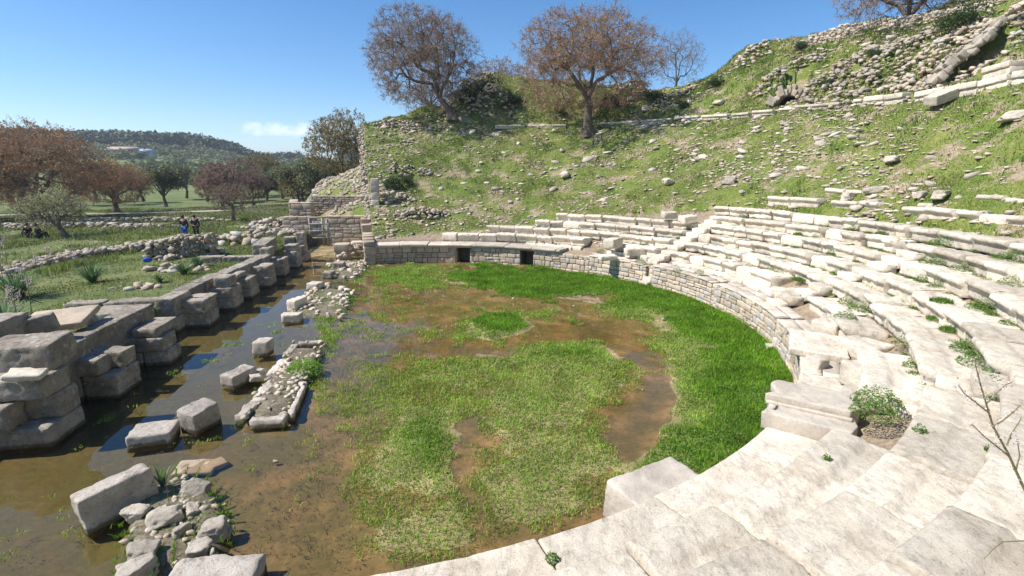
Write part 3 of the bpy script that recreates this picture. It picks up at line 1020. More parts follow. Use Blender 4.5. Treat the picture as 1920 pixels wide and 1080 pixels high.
def stairs(pa, pb, lab):
    root = empty('stairway', P(14, (pa + pb) / 2, 1.0))
    for k in range(11):
        r = 13.25 + k * 0.445; z = 1.2 + k * 0.187
        pr = [(0, z - 0.3), (0, z - 0.02), (0.02, z), (0.45, z), (0.45, z - 0.3), (.2, z - .3)]
        V, F, caps = arc_block(r, None, pa + 0.25, pb - 0.25, pr, res=0.12, rough=0.015)
        mb = MB(); org = P(14, (pa + pb) / 2, 1.0)
        mb.add(V, F)
        for c_ in caps: mb.F.append(c_)
        o = mb.obj('step', M['marble'])
        mb = None
        o.parent = root
        o.location = [-float(a) for a in org]
    tag(root, lab, 'stairway', 'radial stairways between the seat wedges')


stairs(*ST1, 'narrow radial stairway beside the wedge above the doorways')
stairs(*ST2, 'narrow radial stairway between the middle wedge and the big fallen blocks')
stairs(*ST3, 'weedy radial stairway nearest the viewer, beside the square clover gap')

# ------------------------------------------------------------------ masonry walls
def masonry(mb, pos, L, z0, z1, hmin=0.11, hmax=0.2, wmin=0.16, wmax=0.36, depth=0.2, rough=0.012, rad=0.02, holes=(), rs=None, top=None, res=0.09, proud=0.02):
    """lay stones along pos(s)->(x,y,nx,ny); holes = [(s0,s1,zt)]; top(s) optional height"""
    rs = rs or random.Random(nseed())
    z = z0
    while z < z1 - 0.03:
        h = min(rs.uniform(hmin, hmax), z1 - z)
        if z1 - z - h < 0.06: h = z1 - z
        s = -rs.uniform(0, wmin)
        while s < L:
            w_ = rs.uniform(wmin, wmax)
            a, b = max(s, 0), min(s + w_, L)
            s += w_
            for (h0, h1, zt) in holes:
                if z + h * 0.4 < zt:
                    if a < h0 < b: b = h0
                    if a < h1 < b: a = h1
                    if a >= h0 - 1e-6 and b <= h1 + 1e-6: a = b
            if b - a < 0.05: continue
            c = (a + b) / 2
            if top and z + h * 0.5 > top(c): continue
            hh = h - 0.012
            two = (h > 0.17 and rs.random() < 0.3)
            for k in range(2 if two else 1):
                h2 = hh / 2 if two else hh
                V, F = block_arr(b - a - 0.02, depth, h2 - 0.006, res=res, rad=rad, rough=rough * 1.3, chip=rad * 1.5, nmax=6)
                x, y, nx, ny = pos(c)
                pr = rs.uniform(-proud, proud)
                # local: x along wall, y = depth (outwards positive)
                tx, ty = -ny, nx
                X = x + V[:, 0] * tx + (V[:, 1] - depth / 2 + pr) * nx
                Y = y + V[:, 0] * ty + (V[:, 1] - depth / 2 + pr) * ny
                mb.add(np.stack([X, Y, V[:, 2] + z + k * h2], 1), F)
        z += h


def arc_pos(r, pa, inward=True):
    def f(s):
        a = math.radians(pa) + s / r
        sg = -1 if inward else 1
        return CX + r * math.sin(a), CY + r * math.cos(a), sg * math.sin(a), sg * math.cos(a)
    return f


def line_pos(p0, p1, flip=False):
    d = np.array(p1[:2], float) - np.array(p0[:2], float); L = np.linalg.norm(d); d /= L
    n = np.array([d[1], -d[0]])
    if flip: n = -n
    def f(s): return p0[0] + d[0] * s, p0[1] + d[1] * s, n[0], n[1]
    return f, float(L)


def backing(mb, r, pa, pb, z0, z1, depth):
    pr = [(0.07, z0), (0.07, z1), (depth, z1), (depth, z0)]
    V, F, caps = arc_block(r, None, pa, pb, pr, res=0.5, rough=0.0)
    mb.add(V, F)
    for c_ in caps: mb.F.append(c_ + mb.n - len(V))


def podium(pa, pb, z1, lab, holes_deg=(), capmat='marble', end_faces=True, wr=(0.18, 0.58), hr=(0.15, 0.33), top_stones=True, mat='rubble'):
    root = empty('podium_wall', P(R0, (pa + pb) / 2, 0))
    org = root.location.copy()
    mb = MB()
    L = math.radians(pb - pa) * R0
    holes = [((a - pa) * DEG * R0, (b - pa) * DEG * R0, zt) for a, b, zt in holes_deg]
    masonry(mb, arc_pos(R0, pa), L, -0.12, z1, hr[0], hr[1], wr[0], wr[1], holes=holes, res=0.08)
    # return faces at the ends
    for a_, sg in ((pa, -1), (pb, 1)):
        p0 = P(R0, a_); p1 = P(R0 + 0.75, a_)
        f, l_ = line_pos(p0, p1, flip=(sg > 0))
        masonry(mb, f, l_, -0.1, z1, hr[0], hr[1], wr[0], wr[1], res=0.09)
    o = mb.obj('stone_face', M[mat], parent=root)
    o.location = -org
    mb = MB()
    seg = [pa + .6] + [x for h_ in holes_deg for x in (h_[0], h_[1])] + [pb - .6]
    for i in range(0, len(seg), 2):
        backing(mb, R0, seg[i], seg[i + 1], -0.2, z1 - 0.04, 0.8)
    for h_ in holes_deg:
        backing(mb, R0, h_[0], h_[1], h_[2] + 0.0, z1 - 0.03, 0.8)
    o = mb.obj('core', M['mortar_and_shade'], parent=root); o.location = -org
    if top_stones:
        mb = MB()
        p = pa
        while p < pb - 0.3:
            q = min(pb, p + math.degrees(rng.uniform(0.5, 1.0) / R0))
            for (ra, rb) in ((-0.01, 0.42), (0.43, 0.82)):
                zt = z1 + 0.05 + rng.gauss(0, 0.012)
                pr = [(ra, z1 - 0.03), (ra, zt - .01), (ra + .02, zt), (rb - .02, zt), (rb, z1 - 0.03), ((ra + rb) / 2, z1 - .03)]
                V, F, caps = arc_block(R0, None, p + 0.05, q - 0.05, pr, res=0.12, rough=0.014)
                n0 = mb.n
                mb.add(V, F)
                for c_ in caps: mb.F.append(c_ + n0)
            p = q
        o = mb.obj('coping', M['marble_isl'], parent=root); o.location = -org
    tag(root, lab, 'podium wall')
    return root


podium(-16.0, 4.8, 0.90, 'grey slab faced stretch of podium wall left of both doorways', hr=(0.26, 0.42), wr=(0.28, 0.62), top_stones=False, mat='ashlar')
podium(4.9, 41.0, 0.90, 'curved rubble wall with two dark doorways facing the flooded orchestra', holes_deg=((5.2, 9.2, 0.86), (23.0, 26.6, 0.82)), top_stones=False)
podium(42.3, 57.6, 0.93, 'short curved rubble wall standing between the doorway wall and the narrow steps')
podium(60.4, 78.0, 1.0, 'curved rubble wall segment right of the grey steps, with a grey quoin end')
podium(79.6, 100.2, 1.02, 'long curved rubble wall segment in the middle, ending in tan quoins')
podium(101.6, 120.8, 1.0, 'rough rubble wall segment topped by the overhanging marble slab')
podium(121.2, 176.0, 0.82, 'podium wall under the near marble ledge, mostly hidden from view', wr=(0.3, 0.7), hr=(0.18, .3), top_stones=False)

# doorway recesses: dark little chambers behind the two openings
for pa, pb, zt, lb in ((5.2, 9.2, 0.86, 'left of the two'), (23.0, 26.6, 0.82, 'right of the two')):
    mb = MB()
    for (ra, rb, qa, qb, za, zb) in ((0.1, 1.6, pa - 1.2, pa, -0.1, zt), (0.1, 1.6, pb, pb + 1.2, -0.1, zt), (1.5, 1.8, pa - 1, pb + 1, -0.1, zt), (0.1, 1.8, pa - 1.2, pb + 1.2, zt, zt + 0.1)):
        pr = [(ra, za), (ra, zb), (rb, zb), (rb, za)]
        V, F, caps = arc_block(R0, None, qa, qb, pr, res=0.5, rough=0.004)
        n0 = mb.n
        mb.add(V, F)
        for c_ in caps: mb.F.append(c_ + n0)
    tag(mb.obj('doorway', M['mortar_and_shade']), f'dark low doorway, {lb} opening into the podium wall', 'doorway', 'low doorways in the podium wall')

# cornice ledge over the doorway wall, one slab at a time
p = -16.3; k = 0
while p < 34.2:
    q = min(34.4, p + math.degrees(rng.uniform(1.1, 2.1) / R0)); k += 1
    z = 1.10 + rng.gauss(0, 0.01)
    pr = [(-0.02, 0.885), (-0.03, 0.93), (-0.14, 0.965), (-0.16, 1.02), (-0.15, z - 0.01), (-0.12, z), (0.5, z + .005), (1.12, z), (1.12, 0.885), (.5, .885)]
    o = arc_obj('ledge_slab', R0 + rng.gauss(0, 0.012), p + 0.05, q - 0.05, pr, M['marble_grey'], res=0.11, rough=0.014)
    tag(o, f'grey marble ledge slab, {ORD[min(22, k)]} from the left above the doorway wall', 'ledge slab', 'moulded ledge slabs over the doorway wall')
    p = q

# near ledge: large slabs under the camera side
p = 120.9; k = 0
for dpx in (5.2, 7.5, 6.6, 9.2, 8.4, 9.5, 9.0):
    q = p + dpx; k += 1
    z = 1.03 + rng.gauss(0, 0.012)
    pr = [(0.03, 0.78), (0.0, 0.84), (-0.02, z - 0.03), (0.01, z), (0.6, z + 0.005), (1.15, z - .01), (1.15, 0.8), (.6, .78)]
    o = arc_obj('ledge_slab', R0 + rng.gauss(0, 0.02), p + 0.07, q - 0.07, pr, M['marble'], res=0.05, rough=0.006)
    tag(o, f'large pale marble slab of the near ledge, {ORD[k]} from the big fallen blocks', 'ledge slab', 'marble slabs of the near ledge')
    p = q

# steps through the podium
for pa, pb, lb in ((57.9, 60.1, 'grey marble steps set into the gap beside the quoin end'), (100.3, 101.5, 'small grey steps squeezed between tan quoins and the near rubble wall')):
    root = empty('wall_steps', P(R0, (pa + pb) / 2, 0)); org = root.location.copy()
    for j in range(5):
        pr = [(0, -0.1), (0, 0.2 * (j + 1)), (0.3, 0.2 * (j + 1)), (0.3, -0.1), (.15, -.1)]
        V, F, caps = arc_block(R0 - 0.25 + j * 0.22, None, pa, pb, pr, res=0.12, rough=0.01)
        mb = MB(); mb.add(V, F)
        for c_ in caps: mb.F.append(c_)
        o = mb.obj('step', M['marble_grey'], parent=root); o.location = -org
    tag(root, lb, 'steps')
for pa, pb, lb in ((41.0, 42.3, 'rubble filling the slot right of the doorway wall'), (78.0, 79.6, 'rubble filling the slot behind the grey quoin end')):
    mb = MB()
    f = arc_pos(R0 + 0.75, pa - 1)
    masonry(mb, f, math.radians(pb - pa + 2) * R0, -0.1, 1.0, res=0.1)
    tag(mb.obj('slot_wall', M['rubble']), lb, 'infill wall')
    
# ------------------------------------------------------------------ loose and special blocks
def loose(name, loc, size, rot, mat, lab, cat='block', grp=None, res=0.08, rough=0.02, chip=0.05, rad=0.03, sd=None):
    V, F = block_arr(*size, res=res, rad=rad, rough=rough, chip=chip, nmax=26, sd=sd)
    V[:, 2] -= size[2] / 2
    mb = MB(); mb.add(V, F)
    o = mb.obj(name, mat)
    o.location = [float(a) for a in loc]
    o.rotation_euler = rot
    tag(o, lab, cat, grp)
    return o


# slab overhanging the wall end, grey boulder, and the two big fallen moulded blocks
p = P(R0 + 0.42, 112.6, 1.13)
loose('slab', p, (1.25, 1.65, 0.2), (0.02, 0.03, -(112.6) * DEG + math.pi / 2 - .1), M['marble'], 'broad flat marble slab overhanging the end of the rubble wall', 'slab')
q = at(1528, 690, 0.98)
loose('boulder', q + [0, 0, 0.06], (0.42, 0.36, 0.42), (0.1, 0.2, 0.5), M['marble_grey'], 'blue grey boulder perched below the overhanging marble slab', 'boulder', rough=0.05, chip=0.12)


def moulded_block(name, uvz, w_, l_, h_, rz, lab, tilt=(0, 0), stepz=0.16, stepw=0.42):
    """block with a raised moulding: cross section swept along its length"""
    sec = [(-w_ / 2 + 0.05, 0), (-w_ / 2, h_ * 0.3), (-w_ / 2, h_ * 0.58), (-w_ / 2 + 0.025, h_ * 0.61), (-w_ / 2 + stepw * 0.86, h_ * 0.62), (-w_ / 2 + stepw * 0.90, h_ * 0.76), (-w_ / 2 + stepw * 0.97, h_ * 0.78), (-w_ / 2 + stepw + 0.02, h_ * 0.985), (-w_ / 2 + stepw + 0.05, h_), (w_ / 2 - 0.03, h_), (w_ / 2, h_ * 0.9), (w_ / 2 - 0.05, 0.0), (0, 0)]
    pr = []
    for a, b in zip(sec, sec[1:] + sec[:1]):
        d = math.dist(a, b); k = max(1, int(d / 0.06))
        for i in range(k): pr.append((a[0] + (b[0] - a[0]) * i / k, a[1] + (b[1] - a[1]) * i / k))
    pr = np.array(pr); m = len(pr)
    n = int(l_ / 0.06)
    V = []
    ts = np.concatenate([[0, 0.01], np.linspace(0, 1, n + 1)[1:-1], [0.99, 1]])
    for t in ts:
        e = 0.97 if t in (0, 1) else 1
        c = pr.mean(0)
        q_ = c + (pr - c) * e
        V.append(np.stack([q_[:, 0], np.full(m, (t - 0.5) * l_), q_[:, 1]], 1))
    V = np.array(V).reshape(-1, 3)
    sd = nseed()
    # broken ends
    brk = 0.07 * fbm(V * 2.6, sd, 3)
    V[:, 1] += np.where(np.abs(V[:, 1]) > l_ * 0.3, brk, 0)
    V += 0.005 * np.stack([fbm(V * 5 + 9, sd + 1, 3), fbm(V * 5 + 19, sd + 2, 3), fbm(V * 5 + 29, sd + 3, 3)], 1)
    S = len(ts)
    i = np.arange(S - 1)[:, None] * m + np.arange(m)[None, :]
    j = np.arange(S - 1)[:, None] * m + ((np.arange(m) + 1) % m)[None, :]
    F = np.stack([i, j, j + m, i + m], -1).reshape(-1, 4)
    mb = MB(); mb.add(V, F); mb.F.append(np.arange(m)[None, ::-1]); mb.F.append((np.arange(m) + (S - 1) * m)[None, :])
    o = mb.obj(name, M['marble_grey'])
    o.location = [float(a) for a in uvz]
    o.rotation_euler = (tilt[0], tilt[1], rz)
    tag(o, lab, 'fallen block')
    return o


V1, F1 = block_arr(1.36, 1.28, 0.31, res=0.06, rad=0.018, rough=0.012, chip=0.05, nmax=24)
V2, F2 = block_arr(1.34, 0.80, 0.17, res=0.06, rad=0.015, rough=0.012, chip=0.05, nmax=24)
V2 += np.array([0.01, 0.22, 0.302])
V3, F3 = block_arr(1.34, 0.07, 0.06, res=0.06, rad=0.012, rough=0.006, chip=0.02, nmax=24)
V3 += np.array([0.01, -0.215, 0.30])
V1[:, 0] += 0.07 * fbm(V1[:, 1:2] * np.array([[3.0, 0, 0]]), 5, 3) * (np.abs(V1[:, 0]) > 0.5)
V2[:, 0] += 0.09 * fbm(V2[:, 1:2] * np.array([[3.0, 0, 0]]) + 4, 6, 3) * (np.abs(V2[:, 0]) > 0.5)
mb = MB(); mb.add(V1, F1); mb.add(V2, F2); mb.add(V3, F3)
o = mb.obj('moulded_block', M['marble_grey']); o.location = (5.36, 8.5, 1.0); o.rotation_euler = (0.03, -0.03, -0.66)
tag(o, 'large fallen moulded marble block lying at the corner of the near ledge', 'fallen block')
loose('fallen_block', (2.33, 7.02, 0.42), (1.45, 1.02, 0.66), (0.03, 0.02, 0.54), M['marble_grey'], 'rough grey fallen block leaning below the near ledge beside the clover', 'fallen block', res=0.06, rough=0.02, chip=0.10)

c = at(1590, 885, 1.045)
V, F = block_arr(0.2, 0.09, 0.02, res=0.03, rad=0.01, rough=0.004, chip=0.01)  # thin dark plate on the slab, its colour stands in for shade inside the socket
mb = MB(); mb.add(V, F); o = mb.obj('clamp_socket_shade', M['mortar_and_shade']); r_, f_ = pol(c[0], c[1]); o.location = (c[0], c[1], 1.025); o.rotation_euler = (0, 0, -0.75)
tag(o, 'small rectangular clamp socket in the near ledge slab, its shaded recess drawn as a dark plate', 'socket')
# rough blocks between the stair and the fallen block
for (u, v, z, sx, sy, sz, rz, lb) in (
        (1625, 640, 1.45, 0.75, 0.95, 0.4, 0.4, 'broken marble block wedged behind the overhanging slab'),
        (1650, 690, 1.55, 1.0, 0.95, 0.5, 0.15, 'big square marble block with a pitted front above the clover gap'),
        (1560, 600, 1.5, 0.8, 0.7, 0.34, 0.5, 'tilted marble block sliding off the lowest tier'),
        (1490, 545, 1.45, 0.95, 0.6, 0.3, 0.9, 'long tilted seat fragment over the dark hollow'),
        (1345, 480, 1.42, 1.2, 0.5, 0.34, -0.6, 'seat block slipped sideways above the grey quoin end'),
        (1725, 755, 1.55, 0.7, 0.8, 0.42, 0.3, 'rounded marble block beside the clover gap'),
        (1462, 540, 1.35, 0.6, 0.5, 0.34, 0.9, 'small cream block under the long tilted fragment'),
        (1600, 618, 1.35, 0.9, 0.6, 0.34, 0.2, 'pointed triangular block leaning behind the slab'),
        (1255, 397, 3.2, 0.75, 0.5, 0.36, 0.1, 'tan squared block sitting on grass at the head of the stairs'),
        (1290, 404, 3.1, 0.8, 0.6, 0.36, 0.3, 'grey block next to the tan squared block'),
        (1190, 466, 1.5, 1.0, 0.55, 0.34, 0.12, 'squared marble block lying on the terrace behind the short wall'),
        (1140, 478, 1.2, 0.9, 0.5, 0.26, 0.1, 'low marble block half sunk in the terrace weeds'),
        (1225, 480, 1.2, 0.9, 0.5, 0.26, 0.0, 'low block in front of the squared marble block'),
        (1360, 505, 1.15, 1.1, 0.4, 0.26, -0.85, 'grey kerb block lying along the wall top'),
        (1395, 525, 1.12, 0.7, 0.4, 0.24, -0.8, 'small grey kerb block near the dark hollow'),
        (1150, 447, 1.9, 0.8, 0.7, 0.5, 0.7, 'weathered lumpy block at the broken end of the lowest tier')):
    c = at(u, v, z)
    loose('loose_block', (c[0], c[1], z - sz / 2), (sx, sy, sz), (rng.gauss(0, 0.05), rng.gauss(0, 0.05), rz), M['marble'], lb, 'block', rough=0.025, chip=0.07, rad=0.04)

# diazoma cornice blocks high on the slope
CORN = [(928, 985, 233, 233), (990, 1062, 233, 232), (1125, 1200, 229, 224), (1205, 1265, 223, 219), (1270, 1315, 218, 215), (1320, 1370, 214, 211), (1378, 1410, 212, 209), (1415, 1455, 208, 205), (1466, 1492, 201, 199), (1495, 1582, 197, 190), (1610, 1626, 184, 183),
        (1630, 1668, 182, 178), (1669, 1706, 178, 172), (1728, 1785, 174, 163), (1787, 1848, 164, 152), (1850, 1908, 155, 140), (1912, 1980, 140, 128)]
for k, (u0, u1, v0, v1) in enumerate(CORN):
    zc = 9.55 if k < 10 else 9.6
    a, b_ = at(u0, v0, zc), at(u1, v1, zc)
    # keep each block on the terrace ring, at the angle it is seen at
    def ring(u, v):
        d = rayd(u, v); t = np.arange(15, 75, 0.02)
        r, f = pol(d[0] * t, d[1] * t)
        ok = np.where(r > rcorn(f) - 0.1)[0]
        i = ok[ok > 50][0] if len(ok[ok > 50]) else ok[0]
        return np.array([d[0] * t[i], d[1] * t[i], CAM_H + d[2] * t[i]])
    a, b_ = ring(u0, v0 + 1), ring(u1, v1 + 1)
    L = float(np.hypot(*(b_ - a)[:2])) - 0.04
    big = k >= 11
    hgt = 0.6 if big else 0.34
    mid = (a + b_) / 2
    dep = 0.7
    n_ = np.array([CX - mid[0], CY - mid[1]]); n_ /= np.linalg.norm(n_)
    V1, F1 = block_arr(L, dep, hgt * 0.55, res=0.14, rad=0.02, rough=0.014, chip=0.03, nmax=18)
    V2, F2 = block_arr(L, dep + 0.18, hgt * 0.45, res=0.14, rad=0.03, rough=0.014, chip=0.03, nmax=18)
    V2[:, 2] += hgt * 0.55 - 0.003; V1[:, 2] -= 0.0
    mb = MB(); mb.add(V1, F1); mb.add(V2, F2)
    o = mb.obj('cornice_block', M['marble'])
    g = float(cavea(mid[0], mid[1]))
    o.location = (float(mid[0]), float(mid[1]), float(mid[2]) - hgt + (0.05 if big else -0.03) + rng.gauss(0, 0.03))
    d = b_ - a
    o.rotation_euler = (0, -math.atan2(d[2], math.hypot(d[0], d[1])), math.atan2(d[1], d[0]))
    tag(o, f'pale moulded cornice block on the upper walkway, {ORD[k + 1]} from the left end of the line', 'cornice block', 'cornice blocks of the upper walkway')
    if k == 15:
        o2 = o.copy(); COL.objects.link(o2); o2.location.z += 0.6; o2.scale = (0.95, 0.95, 0.9); o2.name = 'cornice_fragment'
        tag(o2, 'pale block resting on top of the cornice line at the far right', 'block'); del o2['group']
c = hit(1776, 190)
loose('fallen_cornice', c + [0, 0, 0.3], (2.0, 0.7, 0.45), (0.1, -0.35, 0.15), M['marble_isl'], 'long cornice block tipped over on the grass below the upper walkway')


# ------------------------------------------------------------------ stones on the slope
def slope_density(x, y):
    r, f = pol(x, y)
    n = n2(x, y, 0.45, 61)
    d = 0.16 + 1.5 * np.clip(n, 0, 1) ** 1.2
    d = d * np.interp(f, [-16, 10, 30, 60, 100, 180], [0.5, 0.35, 0.5, 1.0, 1.1, 1.0])
    rc = rcorn(f)
    d = np.where(r > rc + 0.8, np.where(f > 50, d * 1.1 + 0.1, d * 0.5), d)
    d = np.where(f < -8, d + 0.15, d)
    d = np.where(r < 18.6, 0.0, d)
    d = np.where((f < 45) & (r > 14.4) & (r < 18.6), 0.3 + n * 0.3, d)
    return d


def hull_rock(seed, n=13, flat=0.7):
    import bmesh
    rs = np.random.RandomState(seed)
    q = rs.normal(size=(n, 3)); q /= np.abs(q).max(axis=1, keepdims=True) ** 0.7 * np.linalg.norm(q, axis=1, keepdims=True) ** 0.3
    q *= rs.uniform(0.75, 1.0, (n, 1)) * 0.85
    bm = bmesh.new()
    for p_ in q: bm.verts.new(p_)
    bmesh.ops.convex_hull(bm, input=bm.verts)
    for v in [v for v in bm.verts if not v.link_faces]: bm.verts.remove(v)
    bm.verts.index_update()
    V = np.array([v.co[:] for v in bm.verts]); F = np.array([[v.index for v in f.verts] for f in bm.faces])
    bm.free()
    V[:, 2] *= flat
    return V, F


RV = [hull_rock(100 + i, 16, 0.7 + 0.06 * (i % 4)) for i in range(14)]
RL = [hull_rock(200 + i, 10, 0.45) for i in range(10)]


def place_rocks(mb, pts, sizes, rs, lib, sink=0.25, stretch=1.5):
    for (p_, s) in zip(pts, sizes):
        V, F = lib[rs.randint(len(lib))]
        a = rs.uniform(0, 2 * math.pi)
        sc = np.array([s * rs.uniform(0.8, stretch), s * rs.uniform(0.7, 1.1), s * rs.uniform(0.6, 1.1)])
        W = rot_z(V * sc, a)
        mb.add(W + np.array([p_[0], p_[1], p_[2] + s * (0.5 - sink)]), F)


def scatter_slope():
    rs = np.random.RandomState(8)
    n = 60000
    r = np.sqrt(rs.uniform(14 ** 2, 41 ** 2, n)); f = rs.uniform(-15.5, 110, n)
    x = CX + r * np.sin(f * DEG); y = CY + r * np.cos(f * DEG)
    u, v = proj(x, y, cavea(x, y))
    ok = (u > -60) & (u < 2060) & (v > -80) & (rs.rand(n) < slope_density(x, y) * 1.15)
    x, y, r, f = x[ok], y[ok], r[ok], f[ok]
    z = cavea(x, y)
    s = 0.05 + 0.17 * rs.rand(len(x)) ** 2.5 + 0.04 * (f < -8)
    s = s * np.where(r > rcorn(f) + 1, 1.25, 1.0)
    mb = MB()
    place_rocks(mb, np.stack([x, y, z], 1), s, rs, RL, 0.44, 2.1)
    tag(mb.obj('scree', M['rock']), 'countless small pale stones scattered through the grass of the slope', 'scree', kind='stuff')
    # single larger stones
    base = []
    for i, (V, F) in enumerate(RV):
        mb = MB(); mb.add(V, F)
        base.append(mb.mesh('slope_stone', M['rock_obj']))
    m = 0
    for k in range(4000):
        if m >= 230: break
        r = math.sqrt(rs.uniform(19 ** 2, 37 ** 2)); f = rs.uniform(-14, 92)
        x = CX + r * math.sin(f * DEG); y = CY + r * math.cos(f * DEG)
        u, v = proj(x, y, float(cavea(x, y)))
        if not (20 < u < 1900 and v > 8): continue
        if rs.rand() > float(slope_density(np.array([x]), np.array([y]))[0]): continue
        s = rs.uniform(0.18, 0.32) * (1.5 if rs.rand() < 0.12 else 1)
        o = bpy.data.objects.new('slope_stone', base[rs.randint(len(base))]); COL.objects.link(o)
        o.location = (x, y, float(cavea(x, y)) + s * 0.06)
        o.rotation_euler = (rs.uniform(-.3, .3), rs.uniform(-.3, .3), rs.uniform(0, 6.3))
        o.scale = (s * rs.uniform(1, 1.9), s * rs.uniform(.8, 1.2), s * rs.uniform(.6, 1))
        upper = r > float(rcorn(f))
        tag(o, 'broken stone lying in the rubble above the cornice line' if upper else 'pale broken stone lying loose on the grassy theatre slope', 'stone', 'loose stones above the cornice' if upper else 'loose stones on the grassy slope')
        m += 1
    # stones photographed one by one
    for (u, v, s, lb) in ((1366, 345, 0.42, 'upright pitted boulder standing on the grass above the top tier'), (1252, 345, 0.5, 'wide brown boulder sunk in the grass beyond the upright pitted boulder'), (1060, 332, 0.55, 'tan outcrop in the green middle of the slope'), (1760, 375, 0.5, 'blocky pale stone with a notch above the curved seats'), (1722, 372, .35, 'pointed pale stone left of the notched one'),
                          (1636, 362, .4, 'pale stone lying at the end of the topmost tier'), (1900, 228, .55, 'flat pale stone near the right border of the slope'), (1672, 306, .5, 'flat blue grey slab in the grass'), (1347, 196, .5, 'grey pointed stone on the cornice line'), (1590, 375, .45, 'leaning flat stone between topmost tier blocks'),
                          (1640, 385, .35, 'small stone by the leaning flat stone'), (1735, 395, .4, 'ochre tinted stone above the sixth tier'), (1210, 208, .6, 'grey boulder at the broken wall end in the brush'), (1180, 190, .6, 'low grey boulder in the brush under the small tree')):
        c = hit(u, v)
        V, F = rock_arr(14, int(u), 9, 0.10, 0.85)
        mb = MB(); mb.add(V, F)
        o = mb.obj('boulder', M['rock_obj']); o.location = c + np.array([0, 0, s * 0.3]); o.scale = (s * 1.1, s * 0.7, s * (1.1 if u == 1366 else 0.6)); o.rotation_euler = (0, 0, u)
        tag(o, lb, 'boulder')


scatter_slope()


def build_slope_grass():
    rs = np.random.RandomState(9)
    n = 760000
    r = np.sqrt(rs.uniform(14.2 ** 2, 41 ** 2, n)); f = rs.uniform(-15.8, 110, n)
    x = CX + r * np.sin(f * DEG); y = CY + r * np.cos(f * DEG)
    z = cavea(x, y)
    u, v = proj(x, y, z)
    g = n2(x, y, 0.5, 31) + 0.5 * n2(x, y, 2.0, 33)
    low = np.interp(f, [-16, 45, 55, 180], [14.6, 16.6, 19.2, 19.2])
    ok = (u > -60) & (u < 2050) & (v > -80) & (np.abs(z - cavea0(x, y)) < 0.01) & (rs.rand(n) < np.clip(0.40 + 1.3 * g, 0.03, 1) * 0.8) & (r > low)
    x, y, z, f, r, g = x[ok], y[ok], z[ok], f[ok], r[ok], g[ok]
    up = r > rcorn(f)
    hh = (0.035 + 0.06 * rs.rand(len(x))) * np.where(up, 2.0, 1.0) * (1 + 0.9 * np.clip(n2(x, y, 0.8, 35), 0, 1))
    mb = MB()
    blades(np.stack([x, y, z - 0.02], 1), hh, 0.012 + 0.0008 * np.hypot(x, y), rs, 0.7, mb)
    tag(mb.obj('slope_grass', M['hgrass']), 'short spring grass covering the theatre slope', 'grass', kind='stuff')


build_slope_grass()


def dry_grass():
    rs = np.random.RandomState(19)
    n = 200000
    r = np.sqrt(rs.uniform(14.4 ** 2, 41 ** 2, n)); f = rs.uniform(-15.8, 108, n)
    x = CX + r * np.sin(f * DEG); y = CY + r * np.cos(f * DEG)
    z = cavea(x, y)
    low = np.interp(f, [-16, 45, 55, 180], [14.6, 16.8, 19.4, 19.4])
    ok = (n2(x, y, 0.9, 131) > 0.05) & (r > low) & (np.abs(z - cavea0(x, y)) < 0.01)
    x, y, z, r, f = x[ok], y[ok], z[ok], r[ok], f[ok]
    mb = MB()
    blades(np.stack([x, y, z - 0.02], 1), (0.05 + 0.1 * rs.rand(len(x))) * np.where(r > rcorn(f), 1.8, 1), 0.010 + 0.0007 * np.hypot(x, y), rs, 1.1, mb)
    tag(mb.obj('dry_grass', M['straw']), 'dry straw coloured grass scattered over the slope', 'grass', kind='stuff')
    # darker tall weeds in drifts on the upper slope and round the ruins
    n = 60000
    r = np.sqrt(rs.uniform(20 ** 2, 41 ** 2, n)); f = rs.uniform(-15.8, 100, n)
    x = CX + r * np.sin(f * DEG); y = CY + r * np.cos(f * DEG)
    ok = (n2(x, y, 0.7, 141) > np.where(r > rcorn(f) - 1.5, 0.25, 0.55))
    x, y, r = x[ok], y[ok], r[ok]; z = cavea(x, y)
    mb = MB()
    blades(np.stack([x, y, z - 0.02], 1), 0.16 + 0.2 * rs.rand(len(x)), np.full(len(x), 0.035), rs, 0.7, mb)
    tag(mb.obj('tall_weeds', M['tallweed']), 'taller dark green weeds drifting across the upper slope', 'weeds', kind='stuff')


dry_grass()

# ------------------------------------------------------------------ upper ruins
def ridge_wall():
    rs = np.random.RandomState(12)
    mb = MB()
    pts = []; sz = []
    for k in range(9500):
        u = rs.uniform(1490, 1990)
        top = np.interp(u, [1490, 1580, 1700, 1800, 1860, 1990], [84, 50, 34, 18, 4, -40])
        bot = np.interp(u, [1490, 1560, 1700, 1800, 1990], [112, 132, 120, 112, 70])
        v = rs.uniform(top - 3, bot)
        d = rayd(u, v)
        t = np.arange(20, 60, 0.05)
        x, y, z = d[0] * t, d[1] * t, CAM_H + d[2] * t
        r, f = pol(x, y)
        # steep masonry face standing in front of the ridge crest
        face = rridge(f) - 0.9 - 0.5 * (z - 12) * 0.0
        ok = np.where((r > face) & (t > 20))[0]
        ok = ok[r[ok] > 20]
        i = ok[0] if len(ok) else -1
        pts.append((x[i], y[i], z[i])); sz.append(rs.uniform(0.09, 0.24))
        if k > 5200: break
    place_rocks(mb, pts, sz, rs, RV, 0.5, 1.5)
    tag(mb.obj('rubble_wall', M['rubble']), 'long tumbledown rubble wall crowning the theatre on the skyline', 'rubble wall')


ridge_wall()


